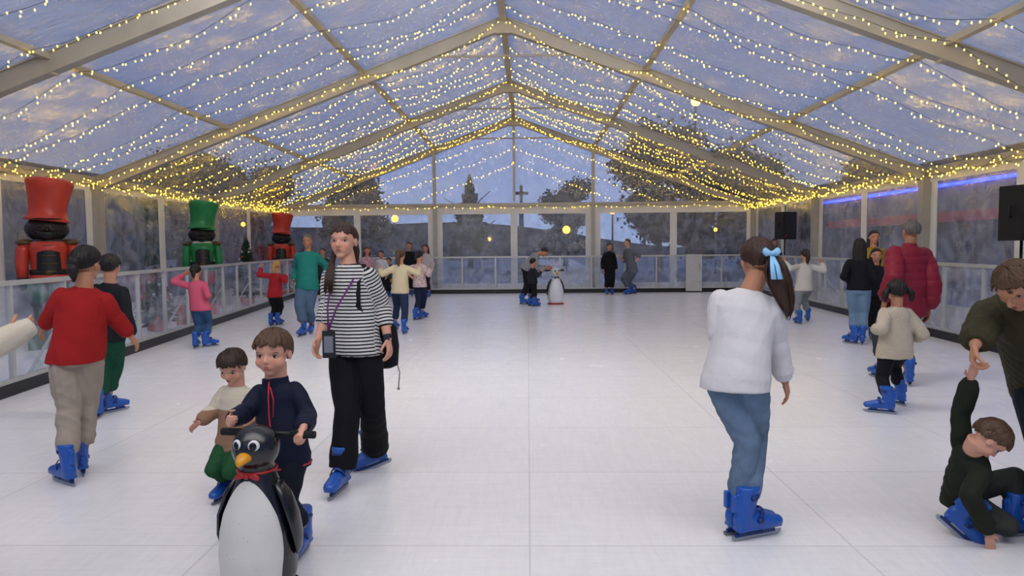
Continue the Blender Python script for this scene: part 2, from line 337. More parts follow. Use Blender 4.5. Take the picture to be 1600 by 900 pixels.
    for s in (-1,1):
        disp-=np.where(fm,(.03 if kid else .04)*np.exp(-((q[:,0]-s*.15)/.075)**2-((q[:,2]-.02)/.05)**2),0)
        if not kid: disp+=np.where(fm,.012*np.exp(-((q[:,0]-s*.13)/.1)**2-((q[:,2]-.11)/.03)**2),0)
    a+=np.outer(disp*hh,np.array(hf)); col=np.ones((len(a),4)); 
    for s in (-1,1):
        w=np.where(fm,np.exp(-((q[:,0]-s*.18)/.09)**2-((q[:,2]+.12)/.07)**2),0)*.2; col[:,1]-=w; col[:,2]-=w
        w=np.where(fm,np.exp(-((q[:,0]-s*.15)/.08)**2-((q[:,2]-.02)/.04)**2),0)*.25; col[:,:3]-=w[:,None]
    def surf(x,z,rad=.035):
        s=(np.abs(q[:,0]-x)<rad)&(np.abs(q[:,2]-z)<rad)&(q[:,1]>0); return float(np.mean((q[:,1]+disp)[s])) if s.any() else .3
    ez=-.02 if kid else .02
    ey=surf(.15,ez); by=surf(.15,ez+.09); ly=surf(0,-.235,.03)
    a-=np.array(org); setv(me,a); ca=me.color_attributes.new('Col','FLOAT_COLOR','POINT'); ca.data.foreach_set('color',col.ravel()); me.materials.append(skin)
    bo=put('body',me,T); bo.data.name='body'
    if face:
        es=1.18 if kid else .95
        for s in (-1,1):
            e=MB(); c=P(s*.15,ey-.034,ez); e.ell(c,(.06*hh*es,.045*hh,.031*hh*es),ax,16,10,0); c2=P(s*.15,ey+.006,ez+.001)
            e.ell(c2,(.029*hh*es,.006*hh,.029*hh*es),ax,14,6,1); e.ell(P(s*.15,ey+.011,ez+.001),(.013*hh*es,.004*hh,.013*hh*es),ax,10,6,2)
            e.tube([P(s*.15+x*es,ey+y-.014,ez+z*es) for x,y,z in ((-.066,0,0),(-.04,.018,.022),(0,.026,.031),(.04,.018,.024),(.07,-.002,.002))],[.004*hh,.007*hh,.008*hh,.007*hh,.003*hh],6,3)
            e.build('eye',[EYEW,IRIS,PUP,LASH],T,org)
            bk=.65 if kid else 1; b=MB(); b.tube([P(s*x,by+y,z+ez-.02) for x,y,z in ((.07,.0,.10),(.13,.002,.118),(.19,-.012,.118),(.235,-.036,.095))],[(.006*hh*bk,.010*hh*bk),(.008*hh*bk,.014*hh*bk),(.007*hh*bk,.011*hh*bk),(.003*hh,.005*hh)],8,ref=f); b.build('eyebrow',hair['m'],T,org)
        l=MB(); lw_=.8 if kid else 1
        for z,w,tt in ((-.222,.085,.015),(-.25,.072,.018)):
            l.tube([P(x*w*lw_,ly+.010-.03*x*x,z+(.006 if abs(x)<.5 and x!=0 and z>-.24 else 0)) for x in (-1,-.6,-.25,0,.25,.6,1)],[k*hh*tt for k in (.2,.8,1,.9,1,.8,.2)],8)
        l.build('lips',LIP,T,org)
    if hair['t']!='none': hairdo(hc,ax,hh,hair,T,org)
    # trousers
    eb=bot.get('e',.012)*H/1.5; hemf=bot.get('hem',.72); hr0=bot.get('flare',0) or max(.033*H+eb,.056*sk)
    m=MB(); m.loft([(pelp+t*(L*s),r*(w*H+eb),fs*(d*H+eb)) for s,w,d in ((-.17,.05,.05),(-.1,.085,.066),(0,hw,.07),(.15,hw*.97,.066),(.24,hw*.92,.062))],22)
    for h0,k,a_ in ((hl,lu[0],ank[0]),(hr2,lu[1],ank[1])):
        hm=k.lerp(a_,hemf); kr_=.036*H+eb*1.3; kr_=max(kr_,hr0*.75) if bot.get('flare') else kr_
        bone(m,h0,k,[.052*H+eb,.052*H+eb,.045*H+eb*1.2,kr_]); K=6
        m.tube([k.lerp(hm,i/(K-1)) for i in range(K)],[kr_+(hr0-kr_)*(i/(K-1)) +(.006 if i==K-2 else 0) for i in range(K)],16)
        if not bot.get('flare'): m.ell(hm,(hr0*.98,hr0*.98,hr0*.3))
    me=remesh(m,vox*1.15,3); a=getv(me); n=getn(me); a+=n*folds(a-np.array(org),bot.get('fold',.008),bot.get('fs',1),seed+7)[:,None]; setv(me,a-np.array(org)); me.materials.append(bot['m']); put(bot.get('n','trousers'),me,T)
    # top
    e=top.get('e',.014)*H/1.5; ln=top.get('len',.12); sf=top.get('s',.98); hwk=top.get('hw',1.0); m=MB()
    WW=[(-ln,.1*hwk,.074)]+([(0,.1*hwk,.075)] if ln>.05 else [])+[(.2,.09*hwk,.068),(.42,.084*hwk,.062),(.65,.087,.062),(.8,sw*.95,.058),(.9,sw*.86,.05),(.965,sw*.58,.043),(1.0,.034,.036)]
    m.loft([(pelp+t*(L*s),rs.lerp(r,1-min(max(s,0),1)).normalized()*(w*H+e*(1.2 if s<.5 else .8)),fs*(d*H+e*(1.2 if s<.5 else .8))) for s,w,d in WW],24)
    for s_,e_,w_ in ((shl,eL,wL),(shr,eR,wR)):
        bone(m,s_,e_,[.029*H+e*.7,.03*H+e*.8,.027*H+e*.9,.024*H+e*.9]); we=e_.lerp(w_,sf)
        K=6; rr=[.024*H+e*.9,.025*H+e,.023*H+e,.021*H+e*1.1,.022*H+e,.0165*H+e*.55]
        if sf>1.2: rr=[.022*H+e*.7,.024*H+e*.7,.022*H+e*.7,.024*H+e*.6,.022*H+e*.6,.018*H+e*.4]
        m.tube([e_.lerp(we,i/(K-1)) for i in range(K)],rr,16)
    cl=top.get('c',1)
    if cl>=1: m.tube([neckp-t*.03*H,neckp+t*(.004*H if cl==1 else .02*H)],[.3*hh,.275*hh],18)
    if cl==3:
        m.ell(neckp-fs*(.055*H)-t*.01*H,(.075*H,.045*H,.05*H),(rs,fs,t)); m.tube([neckp+rs*(.055*H*cos(x))+fs*(.05*H*sin(x)-.008*H)+t*(.005*H-.012*H*sin(x)) for x in [i*2*pi/14 for i in range(15)]],.02*H,8)
    me=remesh(m,vox*1.15,3); a=getv(me); n=getn(me); am=top.get('fold',.007)
    fo=folds(a-np.array(org),am,top.get('fs',1),seed)
    if top.get('puff'): fo+=.007*np.sqrt(np.abs(np.sin((a[:,2])*pi/.085)))
    a+=n*fo[:,None]
    if top.get('along'):
        def seg(p,q_):
            p=np.array(p);q_=np.array(q_);d=q_-p;tu=((a-p)@d)/(d@d);tt=np.clip(tu,0,1);return np.linalg.norm(a-p-tt[:,None]*d,axis=1),tu*np.linalg.norm(d)
        al=a[:,2].copy(); dt,_=seg(pelp,neckp-t*.05*H); dt=dt-.085*H
        for s_,e_,w_ in ((shl,eL,wL),(shr,eR,wR)):
            d1,t1=seg(s_,e_); d2,t2=seg(e_,w_); dm=np.minimum(d1,d2)-.04*H; tt=np.where(d1<d2,t1,t2+(e_-s_).length); sd=1 if s_ is shr else -1; lat=((a-np.array(neckp))@np.array(rs))*sd>sw*kj*H*.95
            al=np.where((dm<dt)&lat,-tt+s_.z,al)
        at_=me.attributes.new('along','FLOAT','POINT'); at_.data.foreach_set('value',al.astype(np.float32))
    setv(me,a-np.array(org)); me.materials.append(top['m']); put(top.get('n','sweater'),me,T)
    if boots:
        for i in (0,1): skate(T,tuple(ff[i]-base+Z*lift[i]),toes[i],pit[i],sk,Y0<16)
    return dict(T=T,org=org,neck=neckp,pel=pelp,hc=hc,P=P,ax=ax,hh=hh,shl=shl,shr=shr,wL=wL,wR=wR,eL=eL,eR=eR,fs=fs,rs=rs,t=t,H=H,L=L,Y0=Y0)
def J(mn_,mc_,**k): k.setdefault('n','trousers'); k['m']=cloth(mn_,mc_); return k
def S(mn_,mc_,**k): k['m']=cloth(mn_,mc_); return k
# --- foreground
gw=person('girl from behind in white sweatshirt and faded jeans, light blue bow in long ponytail',((1160,834),(1172,842)),1.6,-25,dict(m=cloth('white_sweat','#cac7c7'),e=.02,len=.15,fold=.007,fs=.75,s=.97,hw=.92),dict(m=cloth('light_jeans','#5c6f84',var=.3,vs=9),n='jeans',e=.006,fold=.013,fs=1.25,hem=.8),dict(t='loose',m=HRD,L=1.4,sx=.4,z=.14,b=-35,th=1.04),
  neck=(1170,454),pel=(1150,588,0),head=(1184,408,.02),wl=(1130,540,.2),el=(1122,518,.04),wr=(1226,594,.08),er=(1211,530,.03),toes=(-72,-68),hy=4,hp=8,kr=(1180,684,.1),kl=(1168,690,.0),seed=3)
P=gw['P']; o=gw['org']; BOWM=cloth('bow_satin','#86b8da',rough=.4)
m=MB(); bc=P(.03,-.68,.08); r_,f_,u_=gw['ax']
for s in (-1,1):
    m.loft([(bc+r_*(s*x)+u_*z,u_*h,f_*.012) for x,z,h in ((.0,0,.009),(.014,.004,.016),(.028,.008,.022),(.038,.01,.016),(.042,.008,.005))],12)
    m.tube([bc,bc-f_*.03+r_*(s*.012)-u_*.06,bc-f_*.05+r_*(s*.016)-u_*.13],[(.008,.004),(.011,.004),(.014,.003)],8,ref=r_)
m.ell(bc-f_*.01,.012); m.build('hair_bow',BOWM,gw['T'],o)
gr=person('girl in red sweatshirt and beige trousers skating along the left barrier, black bun',((104,757),(128,740)),1.5,20,dict(m=cloth('red_sweat','#951c1c'),e=.02,len=.12,fold=.011),dict(m=cloth('beige_trousers','#978b7d'),e=.016,fold=.014,hem=.78),dict(t='bun',m=HBLK,z=.05,b=-38,th=1.05),skin=SK,
  neck=(133,450),pel=(120,552),wl=(70,510,.05),el=(82,490,.0),wr=(203,524,.2),er=(176,492,.1),toes=(58,40),hy=-5,seed=9)
person('child in black top and dark green trousers behind the girl in red',((156,652),(172,645)),1.42,5,S('black_top','#17181c',e=.02,len=.1),J('green_trousers','#12402f',e=.02),dict(t='shag',m=HBLK,b=-45,th=1.05),neck=(172,443),pel=(166,525),wr=(207,522,.1),wl=(150,510),toes=(20,-30))
STR=cloth('striped_knit','#c4c1bc',pattern='stripes',c2='#14171f',p=46)
wo=person('woman in navy striped shirt and wide black trousers with lanyard and backpack',((588,731),(533,768)),1.66,165,dict(m=STR,e=.016,len=.14,s=.62,along=True,fold=.009,c=1,n='striped_shirt'),dict(m=cloth('black_wide','#0d0d10',var=.1),e=.014,flare=.09,hem=1.03,fold=.016,fs=.6,n='wide_trousers'),dict(t='pony',m=HRD,L=.9,z=.08,f=22),skin=SKP,
  neck=(545,414),pel=(553,535),head=(537,378),wr=(498,528,-.12),wl=(606,530,-.02),el=(597,478,.05),er=(514,474,-.02),kl=(582,640,-.02),kr=(543,640,-.14),toes=(118,172),pit=(-14,0),hy=172,hp=-2,seed=12,curl=.5)
T=wo['T'];o=wo['org'];nk=wo['neck'];fs=wo['fs'];rs=wo['rs'];t=wo['t'];Y0=wo['Y0']
m=MB()
for q in range(26): dx=random.uniform(-6,6); m.tube([at(524+dx*.3,388,Y0+.05),at(519+dx*.5,408,Y0+.0),at(515+dx,430,Y0-.11),at(513+dx*1.2,448+q*.6,Y0-.14)],[.007,.009,.008,.002],6)
m.build('hair_lock',HRD,T,o)
PUR=cloth('lanyard_purple','#5b2a63'); PHB=mat('pouch_black','#1a1b1f',rough=.4)
L_=thing('lanyard','purple lanyard with phone pouch hanging from the neck of the striped woman','lanyard',o)
pc=at(514,538,wo['Y0']-.27)
m=MB()
for s in (-1,1): m.tube([nk-fs*.05+rs*(s*.05)+t*.01,nk+fs*.03+rs*(s*.085)-t*.02,nk+fs*.12+rs*(s*.07)-t*.12,nk.lerp(pc,.55)+fs*.075+rs*(s*.03),pc+Z*.085],[(.007,.002)]*5,6,ref=rs)
m.build('cord',PUR,L_,o)
m=MB(); m.box(pc,(.078,.012,.165)); pp=m.build('phone_pouch',PHB,L_,o,False)
m=MB(); m.box(pc-Y*.0075,(.055,.004,.1)); m.build('window',mat('phone_screen','#6c6f78',rough=.2),pp,o,False)
B_=thing('backpack','black backpack slung on the shoulder of the striped woman','backpack',o)
BKM=cloth('backpack_black','#15161a'); bc=at(598,535,wo['Y0']+.16)
m=MB(); m.loft([(bc+Z*z,X*w,Y*d) for z,w,d in ((-.17,.06,.04),(-.15,.1,.07),(-.02,.11,.08),(.1,.095,.065),(.16,.05,.03))],20); m.build('bag_body',BKM,B_,o)
m=MB(); sh=wo['shl'].lerp(nk,.25); m.tube([bc+Z*.14-X*.03,sh-fs*.09-t*.05,sh+t*.055,sh+fs*.085-t*.05,sh+fs*.10-t*.2,bc-Z*.1-Y*.1],[(.02,.005)]*6,8,ref=rs); m.build('shoulder_strap',BKM,B_,o)
m=MB(); m.tube([bc-Z*.1+X*.08,bc-Z*.2+X*.11,bc-Z*.3+X*.1],[.004]*3,6); m.ell(bc-Z*.31+X*.1,.01,n=8,m=6); m.build('pull_cord',mat('cord_grey','#77777c'),B_,o)
w=wo['wL']; d=(w-wo['eL']).normalized(); m=MB(); m.tube([w-d*.03,w-d*.002],[(.028,.028)]*2,18); wt=m.build('wristwatch',mat('watch_strap','#111216'),T,o); m=MB(); m.box(w-d*.016-Y*.026,(.035,.012,.038)); m.build('watch_face',mat('watch_glass','#30343a',rough=.15),wt,o,False)
tod=person('toddler in cream and tan sweater and green trousers reaching out, looking down',((384,778),(354,778)),.93,170,dict(m=cloth('two_tone_sweater','#c4baa6',pattern='split',c2='#8a6a54',split=.55,bump=.5),e=.036,len=.14,fold=.009,c=1),dict(m=cloth('green_kid','#1f4a2b'),e=.02,fold=.008),dict(t='shag',m=HDK,f=20,b=-40,th=1.1),skin=SKP,
  neck=(369,603),pel=(368,688),head=(363,573,-.04),wr=(311,660,-.1),er=(335,642,0),wl=(395,655,-.1),hy=172,hp=26,curl=.3,seed=21,hhk=1.06)
NAVY=cloth('navy_jacket','#10162b',rough=.7)
boy=person('boy in navy zip jacket with red trim pushing the penguin skating aid',((474,866),(440,858)),1.12,176,dict(m=NAVY,e=.026,len=.16,fold=.01,c=2,n='jacket'),dict(m=cloth('navy_trousers','#10151f'),e=.012,fold=.008),dict(t='shag',m=HBR,f=17,b=-38,th=1.07),skin=SKP,
  neck=(431,596),pel=(443,708),head=(427,552,-.03),wl=(474,668,-.3),wr=(362,655,-.3),el=(482,648,-.04),er=(385,645,-.08),hy=176,hp=2,curl=1.1,toes=(178,178),seed=30,hhk=1.14,dl=(-.2,-.8,-.55),hn={-1:(0,-.5,-.8)})
T=boy['T'];o=boy['org'];nk=boy['neck'];fs=boy['fs'];rs=boy['rs'];t=boy['t']; RED=mat('red_trim','#b01f28',rough=.6)
m=MB(); m.tube([nk+fs*.075+t*.012,nk+fs*.098-t*.06,nk+fs*.112-t*.14,nk+fs*.112-t*.25,nk+fs*.115-t*.36],[(.004,.003)]*5,6,ref=rs); m.build('zipper',RED,T,o)
m=MB(); m.tube([nk+fs*.092-t*.01-rs*.012,nk+fs*.112-t*.07-rs*.03,nk+fs*.118-t*.15-rs*.022],[.003]*3,6); m.build('drawstring',RED,T,o)
m=MB(); pl=boy['pel']; m.tube([pl-t*.052+rs*(.131*cos(a))+fs*(.103*sin(a)) for a in [i*2*pi/28 for i in range(29)]],[.006]*29,6); m.build('hem_trim',RED,T,o)
ADM=cloth('olive_jacket','#35321f',rough=.75)
ad=person('adult in dark olive jacket at the right edge bending over the kneeling child',((1735,865),(1640,858)),1.78,150,dict(m=ADM,e=.03,len=.12,fold=.014,c=2,n='jacket'),dict(m=cloth('dark_jeans','#151a28'),e=.02,fold=.01),dict(t='shag',m=HBR,f=30,b=-40),skin=SK,male=True,
  pel=(1650,600,.35),neck=(1598,462,.1),head=(1588,446,-.06),wr=(1524,538,-.0),er=(1534,512,.1),wl=(1690,640,-.1),hy=118,hp=50,curl=1.0,dr=(-.15,0,-1),seed=41)
kn=person('small child in dark green jacket kneeling on the ice with one arm raised',((1590,838),(1484,838,.03)),1.08,-95,dict(m=cloth('dark_green_jacket','#1e2218'),e=.03,len=.16,fold=.012,c=2,n='jacket'),dict(m=cloth('grey_green_trousers','#30332e'),e=.014,fold=.008),dict(t='shag',m=HBR,f=20,b=-38,th=1.06),skin=SKP,
  pel=(1506,775,.1),neck=(1520,708,-.08),head=(1545,686,-.14),wl=(1518,583,-.04),el=(1501,645,.02),wr=(1545,832,-.15),er=(1516,775,-.2),kl=(1586,745,.04),kr=(1574,822,-.08),toes=(-80,-120),pit=(0,-40),hy=-112,hp=60,curl=.25,dr=(.1,-.1,-1),seed=44,hhk=.98)
eg=person('person at the far left edge in cream sweater stretching one arm into view',((-185,985),(-130,1000)),1.5,0,dict(m=cloth('cream_knit','#b9af9f'),e=.026,len=.12,s=1.4),J('grey_trousers','#3a3b40'),dict(t='long',m=HBR,L=1.1),skin=SK,wr=(14,528,.1),seed=50)
# mid distance
person('girl in pink top and jeans holding the left barrier rail',((306,544),(325,542)),1.34,8,S('pink_top','#b85068',e=.02,len=.08),J('blue_jeans','#2f4b6c',e=.012),dict(t='bun',m=HBLK,z=.05,b=-40),neck=(306,439),pel=(313,482),wl=(287,430,.1),wr=(327,462,.1),toes=(10,-40),seed=51)
person('fair-haired child in red jacket with one hand on the left barrier',((424,509),(435,508)),1.3,-5,S('crimson_jacket','#9a1f28',e=.022,len=.08,n='jacket'),J('black_leggings','#121216',e=.008),dict(t='pony',m=HBL,L=.8,z=.15),neck=(432,427),pel=(429,462),wl=(408,419,.1),wr=(447,431,0),toes=(0,-15),seed=52)
person('man in teal sweater and jeans standing on the ice facing the camera',((487,521),(474,525)),1.77,178,S('teal_sweater','#1c6c63',e=.022,len=.12,c=1),J('mid_jeans','#465a70',e=.018),dict(t='short',m=HGR,f=38,b=-35),male=True,neck=(481,393),pel=(480,447),wr=(459,438,-.05),wl=(507,432,-.05),toes=(185,170),skin=SKT,seed=53)
person('girl in cream jumper with arms held out wide, seen from behind',((618,516),(632,522)),1.44,-8,S('cream_jumper','#bcae8e',e=.022,len=.06),J('dark_blue_jeans','#1d2a44',e=.01),dict(t='pony',m=HBR,L=.9,z=.15),neck=(626,413),pel=(625,456),wl=(594,421,.1),wr=(655,418,.1),seed=54)
person('child in pale floral blouse and navy trousers raising one hand',((651,500),(660,497)),1.42,-35,dict(m=cloth('floral_blouse','#bda8a8',pattern='spots',c2='#6a3a45',p=22,split=.25),e=.022,len=.08,n='blouse'),J('navy_slim','#1a2136',e=.01),dict(t='bun',m=HBLK,z=.1),neck=(655,412),pel=(656,446),wr=(673,420,.0),wl=(641,430,-.1),seed=55)
person('woman in pale pink patterned shirt standing in the group at the back',((578,470),(572,470)),1.52,200,dict(m=cloth('pink_pattern','#a57b82',pattern='spots',c2='#c9bcbc',p=18,split=.3),e=.02,n='shirt'),J('blue_jeans2','#3d5878'),dict(t='long',m=HDK,L=1),seed=60)
person('child in white shirt near the back barrier beside the pink patterned shirt',((600,467),(594,467)),1.42,170,S('white_shirt','#b9b9bf',e=.02,n='shirt'),J('black_jeans','#15151a'),dict(t='short',m=HBLK,f=30),seed=61)
person('short child in dark grey hoodie standing deepest in the back group',((611,464),(606,464)),1.2,150,S('grey_hoodie','#3c3e46',e=.02,c=3,n='hoodie'),J('black_jeans',"#15151a"),dict(t='shag',m=HBR,f=26),seed=62)
person('adult in black coat standing behind the girl in cream jumper',((644,463),(636,463)),1.66,185,S('black_coat','#131419',e=.025,len=.3,n='coat'),J('black_jeans',"#15151a"),dict(t='short',m=HBLK),seed=63)
person('adult in white top and dark trousers at the right of the back group',((670,464),(663,464)),1.58,160,S('soft_white','#aba4a4',e=.02),J('black_jeans',"#15151a"),dict(t='long',m=HDK,L=.9),seed=64)
person('person in dark jacket standing behind the man in teal sweater',((510,472),(503,472)),1.5,175,S('dark_slate','#26282f',e=.025,n='jacket'),J('black_jeans',"#15151a"),dict(t='short',m=HDK),seed=65)
person('man in grey sweatshirt bending over a child beside the pale skating aid',((832,473),(818,476)),1.78,-80,S('grey_sweat','#85878d',e=.022,len=.1),J('black_jeans',"#15151a"),dict(t='short',m=HDK),male=True,pel=(822,421),neck=(839,397,-.05),head=(850,394,-.1),hp=45,wl=(854,418,.1),wr=(852,420,-.15),seed=66)
person('child in dark clothes standing in front of the bending man',((836,479),(830,478)),1.2,-60,S('dark_jacket','#202329',e=.022,n='jacket'),J('black_jeans',"#15151a"),dict(t='short',m=HBLK),wr=(846,425,-.1),seed=67)
person('boy in black tracksuit standing against the back barrier',((956,460),(948,460)),1.58,185,S('black_track','#0f1014',e=.026,len=.1,c=2,n='jacket'),J('black_track_bottom','#101116',e=.02),dict(t='shag',m=HDK,f=26),seed=68)
person('man in grey T-shirt and grey jeans leaning beside the back barrier',((990,459),(982,460)),1.78,120,S('grey_tee','#5d6168',e=.016,s=.1,n='t_shirt'),J('grey_jeans','#4f5662',e=.018),dict(t='short',m=HBR),male=True,neck=(981,388),pel=(988,422),wr=(969,402,0),wl=(990,412,-.1),skin=SKP,seed=69)
person('girl in white jumper and pale grey trousers with both arms spread, ponytail',((1248,506),(1262,502)),1.44,0,S('white_jumper','#b9b6b0',e=.022,len=.06),J('pale_grey_trousers','#767a80',e=.012),dict(t='pony',m=HDK,L=.9,z=.2),neck=(1258,411),pel=(1256,452),wl=(1226,409,.05),wr=(1284,412,.05),toes=(10,-10),seed=70)
person('woman in black top and light jeans with long dark hair, back turned',((1332,537),(1347,538)),1.62,-25,S('black_knit','#111116',e=.012,len=.03),J('pale_jeans','#5f7890',e=.012),dict(t='long',m=HBLK,L=1.5),neck=(1343,402),pel=(1342,452),wl=(1328,440,.1),wr=(1362,440,.1),toes=(20,-20),seed=71)
person('woman in mustard top facing the camera behind the small dark-jacketed child',((1366,516),(1358,516)),1.72,175,S('mustard_top','#937526',e=.02),J('black_jeans',"#15151a"),dict(t='long',m=HDK,L=1.1),seed=72)
person('child in dark jacket between the woman in light jeans and the man in crimson',((1370,530),(1362,531)),1.42,170,S('night_jacket','#1b1c22',e=.022,n='jacket'),J('black_jeans',"#15151a"),dict(t='long',m=HBLK,L=.8),seed=73)
person('man in crimson quilted jacket seen from behind, short grey hair',((1376,592),(1420,602)),1.78,5,dict(m=cloth('crimson_quilt','#74182a',rough=.5,bump=.1),e=.042,len=.16,fold=.008,puff=True,c=2,n='puffer_jacket'),J('dark_grey_trousers','#2c2d33',e=.02),dict(t='short',m=HGR,b=-30,f=40),male=True,neck=(1421,386),pel=(1414,478),head=(1423,362),wl=(1384,470,-.1),wr=(1451,482,-.05),toes=(10,-20),skin=SKT,seed=74)
person('small girl in cream fleece coat and black leggings, dark curly hair, back turned',((1382,646),(1402,632)),1.22,-5,dict(m=cloth('cream_fleece','#b3a794',bump=.9,bs=60),e=.034,len=.22,fold=.01,n='fleece_coat',c=1),J('black_leg2','#121217',e=.012),dict(t='pig',m=HBLK,b=-40,th=1.08),neck=(1401,480),pel=(1398,545),wl=(1368,515,.05),wr=(1432,528,.1),toes=(60,20),seed=75)
person('person in dark coat behind the right barrier beside the tripod loudspeaker',((1212,464),(1206,464)),1.65,180,S('charcoal_coat','#1c1d22',e=.026,len=.3,n='coat'),J('black_jeans',"#15151a"),dict(t='long',m=HDK,L=.9),seed=76,boots=False)
# ---------------------------------------------------------------- penguins
PBLK=mat('penguin_black','#0a0c12',rough=.22,var=.2,vs=8,spec=.6,bump=.1,bs=30); PWH=mat('penguin_white','#c2c0b9',rough=.35,var=.08,pattern='spots',c2='#5a5a56',p=34,split=.06)
PYEL=mat('beak_yellow','#c98a18',rough=.35,var=.15); PRED=mat('bow_red','#981a1a',rough=.4); GRIP=mat('grip_foam','#0c0c0e',rough=.8,bump=.4)
PGREY=mat('penguin_off_white','#b4b7bd',rough=.35,var=.05)
def penguin(label,base,yaw,sc,bm,wm,fm_,extra=False):
    T=thing('skating_aid',label,'skating aid',base); T.rotation_euler=(0,0,radians(yaw)); T.scale=(sc,)*3
    prof=[(.0,.11,.11),(.02,.14,.135),(.08,.158,.15),(.18,.164,.16),(.28,.157,.15),(.36,.141,.133),(.43,.116,.11),(.49,.09,.09),(.53,.076,.078),(.56,.074,.077)]
    m=MB(); m.loft([(V((0,.0,z)),X*w,Y*d) for z,w,d in prof],40); m.ell((0,-.005,.632),(.1,.102,.1),n=32,m=20)
    me=remesh(m,.006,4); me.materials.append(bm); put('body',me,T)
    zs=[p[0] for p in prof]
    def sp(a,z,off):
        w=float(np.interp(z,zs,[p[1] for p in prof]))+off; d=float(np.interp(z,zs,[p[2] for p in prof]))+off; return V((w*sin(a),-d*cos(a),z))
    def am(z): return radians(66)*sqrt(max(0,1-abs((z-.21)/.30)**2.6)) if z>.21 else radians(66-8*(.21-z)/.2)
    m=MB(); m.grid(lambda u,v:sp((2*u-1)*am(.01+v*.499),.01+v*.499,.005-.012*max(0,abs(2*u-1)-.9)*10*.5),36,40); m.build('belly',wm,T)
    for s in (-1,1):
        m=MB(); m.tube([V((s*.09,.0,.49)),V((s*.128,-.0,.43)),V((s*.162,-.0,.34)),V((s*.177,.01,.25)),V((s*.176,.015,.19)),V((s*.17,.015,.165))],[(.017,.035),(.018,.048),(.016,.052),(.014,.045),(.01,.03),(.005,.01)],16,ref=X); m.build('flipper',fm_,T)
        a=radians(s*24); d=V((sin(a),-cos(a),0)); c=V((0,-.005,.66))+d*.092
        e=MB(); r_=V((cos(a),sin(a),0)); e.ell(c,(.024,.012,.026),(r_,d,Z),20,10,0); pu=e.build('eye',[mat('toy_eye','#c8c8c6',rough=.3)],T)
        e=MB(); e.ell(c+d*.008-r_*s*.003,(.016,.0075,.019),(r_,d,Z),16,8); e.build('pupil',PUP,pu)
    m=MB(); m.tube([(0,-.075,.615),(0,-.112,.612),(0,-.138,.603),(0,-.153,.592)],[(.034,.026),(.03,.023),(.02,.016),(.006,.006)],18,ref=X); m.build('beak',PYEL,T)
    m=MB()
    for s in (-1,1): m.loft([(V((s*x,-.084,.53+z)),Z*h,Y*w) for x,z,h,w in ((.0,0,.008,.01),(.02,.0,.011,.01),(.038,-.004,.015,.01),(.05,-.008,.011,.007),(.055,-.008,.004,.004))],14)
    m.ell((0,-.09,.528),.012); m.tube([(.08*cos(a),.082*sin(a),.537) for a in [i*2*pi/24 for i in range(25)]],.006,8); m.build('bow_tie',fm_ if extra else PRED,T)
    m=MB(); m.tube([(-.215,.10,.665),(.215,.10,.665)],.011,12); m.tube([(0,.05,.6),(0,.10,.665)],.02,10); m.build('handlebar',mat('bar_dark','#1a1b1e',rough=.4,metal=.5),T)
    for s in (-1,1): m=MB(); m.tube([(s*.11,.10,.665),(s*.222,.10,.665)],.017,14); m.build('grip',GRIP,T)
    m=MB(); m.lathe((0,0,-.012),[(.12,0),(.17,.004),(.17,.018),(.13,.03)],28); m.build('base_plate',PRED if extra else BLACK,T)
    return T
b=fl(408,924); penguin('black and white penguin-shaped skating aid with red bow tie and handlebar',(b.x,b.y,.012),-8,1.0,PBLK,PWH,PBLK)
b=fl(868,475); penguin('pale penguin-shaped skating aid with dark flippers at the far end of the rink',(b.x,b.y,.016),18,1.28,PGREY,mat('aid_white','#cfcfd4',rough=.4),PBLK,True)
# ---------------------------------------------------------------- tent
XL,XR,XC,EZ,RZ=-8.1,7.3,-.42,2.85,5.7
FR=[22.9,18.0,13.1,8.2,3.3,-1.6,-6.5]
ALU=mat('tent_aluminium','#9c978c',rough=.45,metal=.2,var=.12,vs=3); PVC=mat('white_vinyl','#d2d0cb',rough=.5,var=.1,vs=3,bump=.8,bs=5,spec=.4)
ROOF=film('roof_film',.36,.08,.022,bumps=1.0,sc=(1.1,4.2,1.1),bd=.12,lo=.75,dist=1.4,tint=(.94,.96,1,1)); WIN=film('window_film',.17,.1,.12,bumps=.7,hz=(.55,.63,.85,1),tint=(.9,.94,1,1))
def rz(x): return RZ-(RZ-EZ)*abs(x-XC)/(abs((XL if x<XC else XR)-XC))
n=0
for i,y in enumerate(FR[:-1]):
    for s,xe in ((-1,XL),(1,XR)):
        m=MB(); p0=V((xe,y,EZ-.14)); p1=V((XC,y,RZ-.14)); d=(p1-p0).normalized(); up=V((-d.z,0,d.x)) if d.x>0 else V((d.z,0,-d.x))
        m.bar(p0,p1,.11,.2,up); m.bar(p0+up*.105,p1+up*.105,.16,.02,up); m.bar(p0-up*.105,p1-up*.105,.14,.02,up)
        struct('trim_%d'%(n:=n+1),m,ALU,label='aluminium roof rafter of the tent')
        m=MB(); m.box((xe+s*-.0,y,EZ/2),(.2,.13,EZ)); m.box((xe-s*.11,y,EZ/2),(.02,.17,EZ)); m.box((xe-s*.02,y,.012),(.4,.3,.024)); struct('trim_%d'%(n:=n+1),m,ALU,label='aluminium side post of the tent')
    m=MB(); m.tube([(XC-1.5,y,4.98),(XC+1.5,y,4.98)],.022,10); m.box((XC,y-.0,RZ-.22),(.3,.16,.22))
    for dx in (-1.5,1.5): m.box((XC+dx,y,5.02),(.06,.1,.12))
    struct('trim_%d'%(n:=n+1),m,ALU,label='steel tie bar below the ridge')
